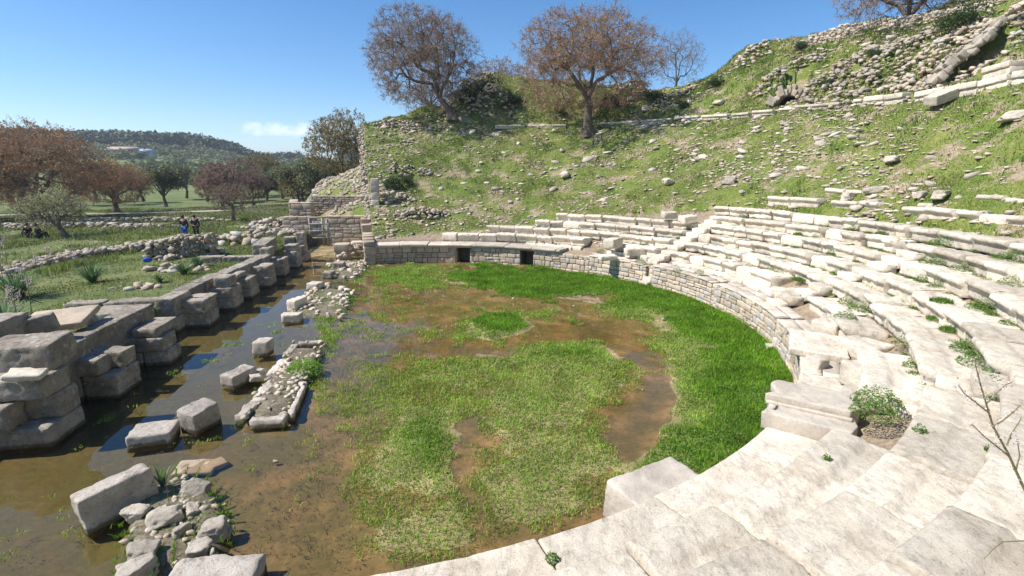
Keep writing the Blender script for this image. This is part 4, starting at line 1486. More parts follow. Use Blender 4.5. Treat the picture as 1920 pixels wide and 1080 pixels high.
def heap(name, c, sx, sy, sz, n, smin, smax, mat, lab, cat='rubble heap', seed=0, base=None, rz=0.0, lib=None):
    rs = np.random.RandomState(seed + 7)
    pts = []; ss = []
    for k in range(n):
        a = rs.uniform(0, 2 * math.pi); q_ = math.sqrt(rs.rand())
        x = q_ * math.cos(a); y = q_ * math.sin(a)
        h = sz * (1 - q_ * q_) * rs.uniform(0.75, 1.0)
        X = x * sx; Y = y * sy
        X, Y = X * math.cos(rz) - Y * math.sin(rz), X * math.sin(rz) + Y * math.cos(rz)
        gz = base(c[0] + X, c[1] + Y) if base else c[2]
        pts.append((c[0] + X, c[1] + Y, float(gz) + h)); ss.append(rs.uniform(smin, smax))
    if n < 45:
        for p_, s_ in zip(pts, ss):
            mb = MB(); place_rocks(mb, [p_], [s_], rs, RV, 0.45, 1.5)
            tag(mb.obj('stone', mat, origin=p_), lab, 'stone', lab)
        return
    mb = MB(); place_rocks(mb, pts, ss, rs, lib or RV, 0.45, 1.5)
    o = mb.obj(name, mat, origin=c)
    tag(o, lab, cat, kind='stuff')
    return o


def cz(x, y): return cavea(np.array([x]), np.array([y]))[0]


for i, (u, v, sx, sy, sz, n, lb) in enumerate([
        (870, 200, 2.6, 1.6, 1.2, 160, 'dark rubble mass at the foot of the leaning tree on the left crest'),
        (925, 190, 2.0, 1.5, 1.6, 140, 'rubble mound between the two large trees'),
        (885, 160, 2.5, 1.5, 1.0, 120, 'stony knoll rising behind the leaning tree'),
        (1190, 170, 1.6, 1.0, 1.0, 80, 'ruined vault stump on the crest behind the second tree'),
        (1260, 185, 2.2, 0.8, 0.5, 90, 'grey broken wall line on the crest left of the small bare tree'),
        (1480, 150, 2.6, 1.2, 0.6, 150, 'stones heaped over the little vaulted opening'),
        (1560, 150, 3.0, 1.5, 0.5, 160, 'grey stone scatter right of the little vaulted opening'),
        (1650, 135, 3.2, 1.5, 0.7, 220, 'grey rubble bank below the tumbledown wall'),
        (1740, 120, 2.8, 1.3, 0.7, 200, 'steep rubble bank beside the leaning vault slab'),
        (1880, 90, 2.4, 1.5, 1.0, 220, 'heap of large pale stones above the far right cornice blocks'),
        (1425, 95, 2.0, 1.2, 0.4, 80, 'brown stones on the grassy hump of the ridge'),
        (760, 235, 3.0, 1.2, 0.35, 140, 'stone edging along the left crest of the slope'),
        (735, 375, 1.6, 0.7, 0.5, 70, 'dark lumpy rubble by the grey pillar at the left slope edge'),
        (790, 405, 1.9, 0.5, 0.5, 80, 'rough rubble footing on the earth above the doorway wall'),
        (770, 325, 1.8, 0.7, 0.35, 60, 'dark outcrop in the lower left grass of the slope')]):
    c = hit(u, v)
    heap('rubble_heap', c, sx, sy, sz, n, 0.1, 0.26, M['rock_dark'] if i < 8 or i > 10 else M['rubble'], lb, seed=i * 5, base=cz)


def vault(NT, width, height, depth, lab, name='vault'):
    """small barrel vault over a hollow cut into the slope"""
    front = np.array(NT[:2]); inw = np.array(NT[2:4]); zb = NT[6] - 0.05
    rt = np.array([-inw[1], inw[0]])
    root = empty(name, (front[0], front[1], zb))
    mb = MB()
    n = 15
    for i in range(n):
        a0 = math.pi * (i + 0.5) / n
        for (y0, dd_) in ((0.0, 0.45), (0.45, depth - 0.45)):
            V, F = block_arr(0.2 * width, dd_, 0.34 if y0 else 0.36 + 0.12 * ((i * 7) % 3), res=0.09, rad=0.03, rough=0.04, chip=0.08, nmax=8)
            V[:, 2] += width / 2 + (0.05 * ((i * 5) % 3) if not y0 else 0); V[:, 1] += 0.1 * ((i * 3) % 4 - 1.5) * (not y0)
            an = a0 - math.pi / 2
            X = V[:, 0] * math.cos(an) + V[:, 2] * math.sin(an); Z = -V[:, 0] * math.sin(an) + V[:, 2] * math.cos(an)
            Z *= height / (width / 2)
            Yd = V[:, 1] - y0 - dd_ / 2
            mb.add(np.stack([X * rt[0] + Yd * inw[0], X * rt[1] + Yd * inw[1], Z], 1), F)
    mb.obj('arch_ring', M['rock_dark'], parent=root)
    mb = MB()
    V, F = block_arr(width * 1.3, 0.3, height * 1.4, res=0.4, rad=0.01, rough=0.0)
    Yd = V[:, 1] - depth
    mb.add(np.stack([V[:, 0] * rt[0] + Yd * inw[0], V[:, 0] * rt[1] + Yd * inw[1], V[:, 2] - 0.1], 1), F)
    mb.obj('back_wall', M['mortar_and_shade'], parent=root)
    tag(root, lab, 'vault')


vault(VA, 1.45, 0.8, 3.3, 'little stone vault with a dark mouth in the slope above the cornice')
# leaning slab of fallen vault over a dark hollow
a = hit(1762, 156); b_ = hit(1866, 78)
inw = np.array(VB[2:4])
mid = (a + b_) / 2
d = b_ - a
L = float(np.linalg.norm(d)) + 0.5
root = empty('ruined_vault', mid)
ax_ = d / np.linalg.norm(d); rsv = np.random.RandomState(6)
for k in range(11):
    for row_ in range(2):
        t_ = (k + 0.5) / 11 - 0.5 + rsv.normal() * 0.01
        V, F = block_arr(L / 11 * rsv.uniform(0.9, 1.15), rsv.uniform(0.5, 1.2), rsv.uniform(0.2, 0.5), res=0.12, rad=0.04, rough=0.05, chip=0.1, nmax=8)
        mb = MB(); mb.add(V, F)
        o = mb.obj('voussoir', M['rock_dark'], parent=root)
        p_ = ax_ * (t_ * (L + 0.2)) + np.array([inw[0], inw[1], 0]) * (0.35 - 0.55 * row_ + rsv.normal() * 0.06) + np.array([0, 0, 0.0 + 0.22 * row_ + rsv.normal() * 0.12])
        o.location = [float(q) for q in p_]
        o.rotation_euler = (rsv.normal() * 0.12 - 0.25, -math.atan2(d[2], math.hypot(d[0], d[1])) + rsv.normal() * 0.08, math.atan2(d[1], d[0]) + rsv.normal() * 0.12)
tag(root, 'slanting line of grey vault stones overhanging a dark hollow at the upper right', 'ruined vault')
heap('rubble_heap', (mid[0] - inw[0] * 0.5, mid[1] - inw[1] * 0.5, mid[2]), 3.4, 1.0, 0.4, 170, 0.08, 0.22, M['rock_dark'], 'grey stones piled behind the slanting vault stones', seed=77, base=cz, rz=math.atan2(d[1], d[0]))

# retaining wall on the left edge of the slope, seen end on
def left_edge_wall():
    root = empty('retaining_wall', P(R0, -16.6, 0)); org = root.location.copy()
    mb = MB()
    r = 12.7; i = 0
    rs = random.Random(4)
    while r < 17.5:
        L = rs.uniform(0.7, 1.2)
        zt = float(cz(*P(max(13.7, r), -15.6)[:2])) if r > 13.6 else 1.5
        zt = max(zt, 1.45) + rs.uniform(-0.25, 0.05)
        z = -0.2
        while z < zt:
            h = rs.uniform(0.35, 0.5)
            h = min(h, zt - z + 0.06)
            V, F = block_arr(0.62, L, h - 0.01, res=0.2, rad=0.02, rough=0.02, chip=0.04, nmax=5)
            a_ = -16.6 * DEG
            c = P(r + L / 2, -17.0)
            W = rot_z(V, -a_)
            mb.add(W + np.array([c[0] + rs.uniform(-.03, .03), c[1], z]), F)
            z += h
        r += L
    o = mb.obj('ashlar_courses', M['ashlar'], parent=root); o.location = -org
    tag(root, 'stepped ashlar retaining wall along the left edge of the theatre slope', 'retaining wall')


left_edge_wall()
def rubble_edge():
    rs = np.random.RandomState(44)
    pts = []; ss = []
    for k in range(2400):
        r = rs.uniform(17, 33.5); f = -15.95 + rs.normal() * 0.35
        p_ = P(r, f)
        top = float(cz(*P(r, -15.7)[:2]))
        z = top - 0.15 - abs(rs.normal()) * 1.2 if rs.rand() < 0.5 else rs.uniform(max(0.3, top - 5), top - .2)
        pts.append((p_[0], p_[1], z + 0.05)); ss.append(rs.uniform(0.08, 0.24))
    mb = MB(); place_rocks(mb, pts, ss, rs, RV, 0.5, 1.4)
    tag(mb.obj('broken_wall', M['rock_dark']), 'ragged broken masonry forming the left edge of the theatre slope', 'broken wall')


rubble_edge()
# grey pillar stack and two pale blocks at the wall end
def stack(u0, u1, vb, zs, base_z, depth, mat, lab, name='block_stack', rz=0.14, jitter=0.02, cat='pier', grp=None):
    a = at(u0, vb, base_z); b = at(u1, vb, base_z)
    wdt = float(b[0] - a[0])
    root = empty(name, ((a[0] + b[0]) / 2, a[1], base_z), 0)
    z = 0
    for i, h in enumerate(zs):
        V, F = block_arr(wdt * rng.uniform(0.94, 1.05), depth, h - 0.008, res=0.13, rad=0.025, rough=0.014, chip=0.04, nmax=9)
        mb = MB(); mb.add(rot_z(V, rz), F)
        o = mb.obj('block', mat, parent=root)
        o.location = (rng.gauss(0, jitter), depth / 2 + rng.gauss(0, jitter), z)
        z += h
    tag(root, lab, cat, grp)
    return root


c = at(697, 497, 0)
stack(699, 727, 447, [0.24, 0.26], 1.1, 0.6, M['marble'], 'two pale squared blocks stacked at the left end of the doorway ledge', cat='block stack')
stack(697, 711, 400, [0.42, 0.5, 0.5, 0.45, 0.5], 2.45, 0.5, M['marble_grey'], 'tall narrow pillar of grey squared blocks at the left slope edge', cat='pillar')

# ------------------------------------------------------------------ left side: stage building
def ST(s, t, z=0.0):
    return np.array([KERB_A[0] + AX[0] * s + BX[0] * t, KERB_A[1] + AX[1] * s + BX[1] * t, z])


ANG = math.atan2(BX[1], BX[0])


def pier(name, lab, blocks, cat='pier', grp='block piers along the stage wall', mat='pier', rough=0.02):
    """blocks: (s0,s1,t0,t1,z0,z1[,tiltx,tilty])"""
    s_ = sum((b[0] + b[1]) / 2 for b in blocks) / len(blocks); t_ = sum((b[2] + b[3]) / 2 for b in blocks) / len(blocks)
    z_ = min(b[4] for b in blocks)
    root = empty(name, ST(s_, t_, z_)); org = np.array(root.location)
    for b in blocks:
        s0, s1, t0, t1, z0, z1 = b[:6]
        tl = b[6:8] if len(b) > 6 else (0, 0)
        V, F = block_arr(t1 - t0, s1 - s0, z1 - z0 - 0.006, res=0.06, rad=0.025, rough=rough, chip=0.09, nmax=22)
        V[:, 2] += V[:, 0] * tl[0] + V[:, 1] * tl[1]
        mb = MB(); mb.add(rot_z(V, ANG + rng.gauss(0, 0.015)), F)
        o = mb.obj('block', M[mat], parent=root)
        c = ST((s0 + s1) / 2, (t0 + t1) / 2, z0)
        o.location = [float(q) for q in (c - org)]
    tag(root, lab, cat, grp)
    return root


pier('stone_pier', 'largest stack of dark blocks at the lower left water edge', [
    (-1.05, 0.0, -1.3, 0.0, -0.15, 0.42), (-1.25, -0.7, -3.2, -1.35, -0.15, 0.36), (-0.7, 0, -2.6, -1.35, -.15, .4),
    (-1.15, -0.62, -2.4, -0.62, 0.42, 0.93), (-0.6, 0.02, -1.0, -0.04, 0.42, 0.95), (-1.2, -0.6, -3.8, -2.42, 0.38, 0.95), (-.6, 0, -3.4, -1.05, .42, .92),
    (-0.85, -0.05, -1.25, -0.08, 0.95, 1.38), (-1.0, -0.2, -2.6, -1.3, 0.95, 1.32), (-1, -.2, -3.8, -2.65, .95, 1.36),
    (-0.35, 0.45, -1.55, -0.15, 1.38, 1.95, 0.05, 0.1)])
pier('stage_wall', 'dark squared wall end at the left border behind the largest block stack', [
    (0.2, 1.6, -4.2, -2.1, 0.3, 1.5), (0.3, 1.7, -3.9, -1.9, 1.5, 2.15, 0.0, 0.0)], 'wall', 'stage walls')
c = at(48, 702, 1.5)
loose('flat_stone', c, (0.62, 0.42, 0.13), (0.05, 0.12, 0.35), M['marble'], 'small flat white stone resting on the largest block stack')
c = at(108, 592, 1.75)
loose('tan_slab', c + [0, 0, -0.1], (1.45, 1.3, 0.16), (0.12, -0.05, 0.35), M['ashlar'], 'broad tan slab lying tilted on the left stage wall', 'slab', rough=0.015)
c = at(25, 608, 1.9)
loose('leaning_slab', c + [0, 0, -0.15], (1.6, 0.25, 0.45), (0.1, -0.16, 0.5), M['pier'], 'grey slab set on edge at the left border beside the tan slab', 'slab')
pier('stage_wall', 'long low wall of smooth grey slabs running away behind the second pier', [
    (0.45, 1.85, -1.35, -0.8, 0.2, 1.42), (1.85, 3.2, -1.4, -0.85, 0.0, 1.44), (3.2, 4.6, -1.45, -0.88, 0.0, 1.44), (4.55, 5.6, -2.6, -1.2, .2, 1.3)], 'wall', 'stage walls', rough=0.015)
pier('stone_pier', 'low two course pier with grass behind it, second from the lower left', [
    (1.25, 2.25, -0.75, 0.0, -0.15, 0.6), (1.2, 2.1, -1.7, -0.78, -0.15, 0.58), (1.2, 1.72, -1.7, -0.32, 0.6, 1.02), (1.75, 2.3, -1.1, -0.05, 0.6, 1.02)])
pier('stone_pier', 'three course pier with a smooth flat cap slab', [
    (3.45, 4.2, -0.55, 0.12, -0.15, 0.42), (3.4, 4.1, -1.3, -0.58, -0.15, 0.4), (3.4, 4.15, -0.95, 0.05, 0.42, 0.82), (3.35, 3.8, -1.5, -0.98, 0.42, 0.75), (3.45, 4.75, -0.75, -0.12, 0.82, 1.08)])
pier('stage_wall', 'row of dark blocks closing the grassy stage platform at its near end', [
    (6.8, 7.3, -4.6, -3.45, 0.65, 1.1), (6.8, 7.25, -3.43, -3.05, 0.7, 1.06), (6.75, 7.3, -3.03, -1.75, 0.65, 1.12), (6.75, 7.35, -3.0, -1.7, 0.0, 0.64), (6.6, 7.9, -1.72, -1.1, 0.55, 1.2), (6.6, 7.9, -1.72, -1.08, -0.15, 0.54)], 'wall', 'stage walls')
bl = []
s = 7.9
while s < 15.6:
    L = rng.uniform(1.0, 1.6)
    t = np.interp(s, [7.9, 15.6], [-1.5, -0.95])
    bl.append((s, s + L - 0.02, t - 0.3, t + 0.28, 0.6, 1.2 + rng.gauss(0, 0.02)))
    bl.append((s, s + L - 0.02, t - 0.3, t + 0.30, -0.15, 0.6))
    s += L
pier('stage_wall', 'straight wall with a flat top edging the grassy stage platform', bl, 'wall', 'stage walls', rough=0.015)
pier('stone_pier', 'two course pier in front of the platform corner', [(7.15, 8.15, -1.35, -0.32, -0.15, 0.5), (7.1, 8.1, -1.3, -0.35, 0.5, 0.98), (7.6, 8.2, -1.3, -0.3, 0.98, 1.0)])
pier('stone_pier', 'pier with a small upright block on top', [(9.4, 10.4, -1.1, -0.25, -0.15, 0.48), (9.4, 10.4, -1.15, -0.28, 0.48, 0.9), (9.45, 10.2, -0.95, -0.35, 0.9, 1.32)])
pier('stone_pier', 'pier of two rounded courses under a wide flat block', [(11.2, 12.2, -0.95, -0.2, -0.15, 0.45), (11.2, 12.1, -1.0, -0.22, 0.45, 0.88), (10.9, 12.0, -1.3, -0.6, 0.9, 1.1)])
pier('stone_pier', 'squat pier with a broad squared top halfway along the channel', [(13.4, 14.4, -0.9, -0.1, -0.15, 0.5), (13.4, 14.4, -1.0, -0.12, 0.5, 1.0)])
pier('stone_pier', 'pier of worn blocks narrowing to its base further up the channel', [(15.9, 16.7, -0.7, -0.1, -0.15, 0.5), (15.7, 16.7, -1.1, -0.1, 0.5, 0.95), (15.7, 16.2, -1.1, -0.5, .95, 1.05)])
pier('stone_pier', 'pier of small blocks near the brown path', [(18.2, 19.2, -0.75, -0.05, -0.1, 0.5), (18.2, 19.2, -0.8, -0.05, 0.5, 0.95), (18.3, 19.1, -0.7, -0.1, 0.95, 1.3)])
pier('stone_pier', 'upright narrow slab standing at the far end of the pier row', [(20.2, 21.2, -0.75, -0.05, -0.1, 0.5), (20.2, 20.9, -0.8, -0.1, 0.5, 1.0), (20.3, 20.8, -0.6, -0.1, 1.0, 1.75), (20.3, 20.9, -1.3, -.65, .9, 1.5)])
pier('stage_wall', 'low cross wall of long blocks in front of the boulder heap', [(15.4, 15.9, -4.1, -2.9, 0.7, 1.2), (15.4, 15.9, -2.88, -1.2, 0.7, 1.18)], 'wall', 'stage walls')
pier('stage_wall', 'tilted long block and its neighbour above the narrow pier', [(16.4, 18.4, -1.8, -1.1, 1.0, 1.7, 0.0, 0.08), (15.9, 16.7, -1.25, -0.75, 1.05, 1.5)], 'wall', 'stage walls')

bl = []
s = -8.0
while s < -2.4:
    L = min(rng.uniform(0.9, 1.5), -2.1 - s)
    for zz in (-0.15, 0.4):
        bl.append((s, s + L - 0.02, -2.3 + rng.uniform(-.1, .1), -1.25 + rng.uniform(-.1, .1), zz, zz + 0.54))
    s += L
pier('stage_wall', 'near end of the stage wall just outside the lower left border', bl, 'wall', 'stage walls')

# boulders and heaps on the far stage platform
def mz(x, y): return 0.95


for i, (u, v, z, sx, sy, sz, n, smin, smax, lb) in enumerate([
        (450, 437, 1.5, 2.0, 1.4, 0.6, 26, 0.25, 0.5, 'big grey boulder heaped beyond the cross wall'),
        (505, 428, 1.4, 2.4, 1.5, 0.5, 70, 0.2, 0.38, 'pale boulder spread beside the ashlar gate wall'),
        (515, 405, 1.8, 2.6, 1.5, 0.8, 110, 0.18, 0.34, 'mound of tan squared rubble left of the tall ashlar corner'),
        (120, 424, 0.9, 9.5, 0.8, 0.3, 240, 0.12, 0.3, 'long low line of tan ruins in the meadow'),
        (290, 412, 0.9, 8, 0.6, 0.25, 220, 0.1, 0.25, 'long low line of whitish stones further out in the meadow'),
        (330, 497, 1.1, 1.6, 0.8, 0.25, 30, 0.14, 0.3, 'flat stone on the platform grass before the rubble wall'),
        (258, 535, 1.0, 1.2, 0.6, 0.12, 14, 0.12, 0.26, 'pale flat stone bedded in the platform grass')]):
    c = at(u, v, z)
    heap('stone_heap', (c[0], c[1], 0.85), sx, sy, sz, n, smin, smax, M['rubble_low'], lb, 'stone heap', seed=40 + i)

# low curving rubble wall behind the platform, with a taller stretch
def drystone(name, pts, h, lab, thick=0.6, n=260, smin=0.12, smax=0.3, mat='rubble_low', z0=0.85):
    rs = np.random.RandomState(nseed())
    pts = [at(u, v, z)[:2] for u, v, z in pts]
    seg = [np.linalg.norm(pts[i + 1] - pts[i]) for i in range(len(pts) - 1)]
    cum = np.concatenate([[0], np.cumsum(seg)])
    P_, S_ = [], []
    for k in range(n):
        d = rs.uniform(0, cum[-1]); i = min(len(seg) - 1, int(np.searchsorted(cum, d) - 1)); i = max(i, 0)
        t = (d - cum[i]) / seg[i]
        q_ = pts[i] * (1 - t) + pts[i + 1] * t
        dirv = (pts[i + 1] - pts[i]) / seg[i]; nn = np.array([-dirv[1], dirv[0]])
        hh = np.interp(d / cum[-1], np.linspace(0, 1, len(h)), h)
        q_ = q_ + nn * rs.uniform(-thick, thick) / 2
        P_.append((q_[0], q_[1], z0 + rs.rand() * hh)); S_.append(rs.uniform(smin, smax))
    mb = MB(); place_rocks(mb, P_, S_, rs, RV, 0.5, 1.4)
    c = pts[len(pts) // 2]
    tag(mb.obj(name, M[mat], origin=(c[0], c[1], z0)), lab, 'rubble wall')


drystone('rubble_wall', [(-60, 520, 1.1), (60, 492, 1.1), (160, 472, 1.1), (255, 462, 1.1), (300, 455, 1.1)], [0.2, 0.3, 0.3, 0.45], 'low curving rubble wall behind the grassy stage platform', n=700, smax=0.27, thick=1.3)
drystone('rubble_wall', [(275, 475, 1.2), (340, 468, 1.3), (405, 465, 1.3)], [0.8, 1.2, 1.25], 'taller brown rubble wall facing the platform below the two visitors', n=560, smin=0.09, smax=0.22, thick=0.7)
drystone('rubble_wall', [(300, 482, 1.1), (350, 475, 1.1), (420, 468, 1.1)], [0.25, 0.3], 'ankle high line of stones at the foot of the taller rubble wall', n=90, thick=.5)

# meadow
def meadow_z(x, y):
    S = (x - KERB_A[0]) * AX[0] + (y - KERB_A[1]) * AX[1]
    T = (x - KERB_A[0]) * BX[0] + (y - KERB_A[1]) * BX[1]
    z = 0.9 - 0.3 * np.clip((S - 25) / 30, 0, 1) - 0.3 * np.clip((-T - 12) / 20, 0, 1)
    z = z + 0.06 * n2(x, y, 0.3, 51) * 1.0 + 0.03 * n2(x, y, 1.2, 52)
    z = np.where((T > -1.36) & (S < 26), -0.4, z)
    return z


def grid_sheet(name, S, T, zf, mat, **kw):
    Sg, Tg = np.meshgrid(S, T, indexing='ij')
    X = KERB_A[0] + AX[0] * Sg + BX[0] * Tg; Y = KERB_A[1] + AX[1] * Sg + BX[1] * Tg
    Z = zf(X, Y)
    V = np.stack([X.ravel(), Y.ravel(), Z.ravel()], 1)
    n, m = X.shape
    i = np.arange(n - 1)[:, None] * m + np.arange(m - 1)[None, :]
    F = np.stack([i, i + m, i + m + 1, i + 1], -1).reshape(-1, 4)[:, ::-1]
    b = MB(); b.add(V, F)
    return tag(b.obj(name, mat, smooth=True), **kw)


TT = -1.32 - np.concatenate([np.arange(0, 30, 0.4), 30 * 1.12 ** np.arange(0, 24)])
grid_sheet('meadow', np.concatenate([np.arange(-8, 40, 0.4), 40 * 1.1 ** np.arange(0, 24)]), TT[::-1], meadow_z, M['meadow'], kind='structure')
grid_sheet('backfield', np.concatenate([np.arange(27, 60, 1.0), 60 * 1.1 ** np.arange(0, 20)]), np.arange(-1.4, 60, 1.5), lambda x, y: meadow_z(x, y) * 0 + 0.5 + 0.05 * n2(x, y, .3, 8), M['meadow'], kind='structure')
mb = MB()
mb.add(np.array([[-5000, -3000, -0.7], [5000, -3000, -0.7], [5000, 5000, -0.7], [-5000, 5000, -0.7]]), np.array([[0, 1, 2, 3]]))
tag(mb.obj('ground', M['hills']), kind='structure')

# path across the meadow
mb = MB()
pp = [at(u, v, 0.62) for u, v in ((-200, 409), (60, 404), (250, 401), (400, 397), (540, 392), (620, 389))]
V = []; 
for q_ in pp:
    V.append((q_[0], q_[1] - 0.9, 0.72)); V.append((q_[0], q_[1] + 0.9, 0.72))
mb.add(np.array(V), np.array([[2 * i, 2 * i + 2, 2 * i + 3, 2 * i + 1] for i in range(len(pp) - 1)]))
tag(mb.obj('path', M['gravel_path']), kind='structure')


def meadow_grass():
    rs = np.random.RandomState(14)
    n = 520000
    S = rs.uniform(-3, 60, n); T = -1.4 - rs.rand(n) ** 1.5 * 48
    x = KERB_A[0] + AX[0] * S + BX[0] * T; y = KERB_A[1] + AX[1] * S + BX[1] * T
    z = meadow_z(x, y)
    u, v = proj(x, y, z)
    g = n2(x, y, 0.35, 55)
    onplat = (T > -9) & (S < 22) & (S > 2)
    ok = (u > -40) & (u < 800) & (rs.rand(n) < np.clip(0.5 + g, 0.05, 1)) & ~((T > -2.9) & (S < 0.4))
    x, y, z, onplat, g = x[ok], y[ok], z[ok], onplat[ok], g[ok]
    hh = np.where(onplat, 0.04 + 0.07 * rs.rand(len(x)), 0.10 + 0.3 * rs.rand(len(x)) * np.clip(0.6 + g, 0.2, 1.2))
    mb = MB()
    blades(np.stack([x, y, z - 0.02], 1), hh, 0.01 + 0.0009 * np.hypot(x, y), rs, 0.7, mb)
    tag(mb.obj('meadow_grass', M['mgrass']), 'green meadow grass around and behind the stage platform', 'grass', kind='stuff')
    # flowering asphodel haze
    k = rs.rand(len(x)) < np.where(onplat, 0.0, 0.022)
    mb = MB()
    px, py, pz = x[k], y[k], z[k]
    q_ = np.stack([px, py, pz + 0.55 + 0.2 * rs.rand(k.sum())], 1)
    q_ = np.repeat(q_, 5, 0) + rs.normal(size=(k.sum() * 5, 3)) * np.array([0.06, 0.06, 0.09])
    leaves(q_, np.full(len(q_), 0.028), rs, mb)
    tag(mb.obj('meadow_flowers', M['petal']), 'pale pinkish flower heads speckling the meadow', 'flowers', kind='stuff')


meadow_grass()

# ------------------------------------------------------------------ gate and ashlar walls at the end of the channel
def ashlar_wall(name, p0, p1, z0, z1, lab, hmin=0.28, hmax=0.42, wmin=0.5, wmax=0.9, thick=0.6, cat='ashlar wall', mat='ashlar', both=True, top=None):
    root = empty(name, (p0[0], p0[1], z0)); org = root.location.copy()
    f, L = line_pos(p0, p1)
    mb = MB()
    masonry(mb, f, L, z0, z1, hmin, hmax, wmin, wmax, depth=thick, rad=0.02, rough=0.012, res=0.15, proud=0.015, top=top)
    o = mb.obj('stonework', M[mat], parent=root); o.location = -org
    tag(root, lab, cat)


g0, g1 = at(583, 461, 0.05), at(617, 461, 0.05)
gy = g0[1]
def gp_(u, z=0): return np.array([(u - 960) / F_PX * (gy * CP - (z - CAM_H) * SP), gy, z])
ashlar_wall('gate_wall', gp_(534), gp_(583), 0.0, 2.15, 'ashlar wall block left of the metal gate')
ashlar_wall('gate_wall', gp_(617), gp_(694), 0.0, 2.2, 'ashlar wall right of the metal gate')
# tall corner and receding wall behind
y2 = gy + 1.5
def gq(u, y, z=0): return np.array([(u - 960) / F_PX * (y * CP - (z - CAM_H) * SP), y, z])
ashlar_wall('terrace_wall', gq(543, y2, 2), gq(585, y2, 2), 0.0, 3.05, 'tall square ashlar corner left of and above the metal gate', hmin=.35, hmax=.5)
ashlar_wall('terrace_wall', gq(583, y2 + 3.2, 2.5), gq(684, y2 + 3.2, 2.5), 0.3, 3.35, 'wide wall of small brick sized blocks behind the metal gate', hmin=0.17, hmax=0.2, wmin=0.28, wmax=0.5)
f_, L_ = line_pos(gq(585, y2 + 3.2, 2.5), gq(585, y2, 2.5))
ashlar_wall('terrace_wall', gq(545, y2 + 3.3, 2.5), gq(543, y2 + 0.3, 2.5), 0.3, 3.1, 'side wall joining the tall corner to the wall of small blocks')
# low steps of blocks right of the path
for (u0, u1, vb, zs, lb) in ((668 - 40, 657, 491, [0.12, 0.42, 0.42, 0.0], 'waist high pier of three courses beside the brown path'),):
    pass
stack(627, 656, 491, [0.14, 0.5, 0.42], 0.0, 0.9, M['ashlar'], 'waist high pier of tan blocks beside the brown path', cat='pier')
stack(658, 690, 478, [0.3, 0.28, 0.26], 0.05, 0.8, M['rock'], 'low stepped rubble pier against the doorway wall', cat='pier')
stack(637, 662, 447, [0.5, 0.4, 0.45], 0.5, 0.6, M['ashlar'], 'small tan block pair right of the metal gate', cat='block stack')
stack(664, 690, 440, [0.55, 0.5, 0.4], 0.6, 0.6, M['ashlar'], 'tan blocks with grass on top right of the metal gate', cat='block stack')
heap('stone_heap', (*at(660, 470, 0.5)[:2], 0.3), 0.8, 1.8, 0.6, 50, 0.12, 0.25, M['rock'], 'loose tan stones between the path and the doorway wall', 'stone heap', seed=91)
# metal gate
root = empty('metal_gate', gp_(600, 0.0)); org = np.array(root.location)
gw = float(gp_(617)[0] - gp_(583)[0]); gh = 2.1
mb = MB()
def bar(mb, x0, x1, z0, z1, th=0.03, y=0):
    V, F = lattice(1, 1, 1)
    V = V * np.array([(x1 - x0) / 2, th / 2, (z1 - z0) / 2]) + np.array([(x0 + x1) / 2, y, (z0 + z1) / 2])
    mb.add(V, F)
for x0, x1, z0, z1 in ((-gw / 2, -gw / 2 + 0.06, 0, gh), (gw / 2 - 0.06, gw / 2, 0, gh), (-gw / 2, gw / 2, gh - 0.05, gh + 0.03), (-gw / 2, gw / 2, 0.02, 0.08), (gw * 0.2, gw * .25, 0, gh)): bar(mb, x0, x1, z0, z1, 0.06)
mb.obj('frame', M['metal'], parent=root)
for z in (0.6, 1.1, 1.6):
    mb = MB(); bar(mb, -gw / 2, gw / 2, z, z + 0.05, 0.05, -0.01); mb.obj('crossbar', M['metal'], parent=root)
for i in range(13):
    mb = MB(); x = -gw / 2 + 0.1 + i * (gw - 0.2) / 12; bar(mb, x - 0.02, x + 0.02, 0.05, gh, 0.03, 0.015); mb.obj('bar', M['metal'], parent=root)
tag(root, 'rusty metal grille gate between the two ashlar walls', 'gate')

# rubble mound spilling left of the slope behind the gate
def mound():
    # grid in world x,y left of the retaining wall
    xs = np.arange(-30, -7.5, 0.25); ys = np.arange(37.8, 62, 0.3)
    X, Y = np.meshgrid(xs, ys, indexing='ij')
    Z = mound_z(X, Y)
    V = np.stack([X.ravel(), Y.ravel(), Z.ravel()], 1)
    n, m = X.shape
    i = np.arange(n - 1)[:, None] * m + np.arange(m - 1)[None, :]
    F = np.stack([i, i + m, i + m + 1, i + 1], -1).reshape(-1, 4)
    b = MB(); b.add(V, F)
    tag(b.obj('mound_ground', M['slope'], smooth=True), kind='structure')
    rs = np.random.RandomState(33)
    pts = []; ss = []
    for k in range(9000):
        x = rs.uniform(-23, -9); y = rs.uniform(40, 54)
        z = float(mound_z(np.array([x]), np.array([y]))[0])
        if z < 1.0: continue
        u, v = proj(x, y, z)
        if u > 712: continue
        if n2(x, y, 0.8, 19) < -0.15: continue
        pts.append((float(x), float(y), z)); ss.append(rs.uniform(0.07, 0.26))
        if len(pts) > 1700: break
    mb = MB(); place_rocks(mb, pts, ss, rs, RV, 0.5, 1.5)
    tag(mb.obj('rubble_mound', M['rubble_low']), 'steep stony mound spilling down behind the metal gate', 'rubble mound')


def mound_z(x, y):
    # distance left of the slope edge line
    edge = -0.272 * y - 0.15
    d = edge - x
    crest = np.interp(y, [38, 42, 46, 50, 54, 62], [2.0, 3.6, 5.2, 5.9, 5.4, 2.0])
    z = crest - 0.36 * np.clip(d, 0, 4.5) - 1.3 * np.clip(d - 4.5, 0, 50) - 0.2 * np.clip(-d, 0, 3)
    z = np.maximum(z, 0.25)
    return z + 0.25 * n2(x, y, 0.5, 71) * (z > 0.8)


mound()

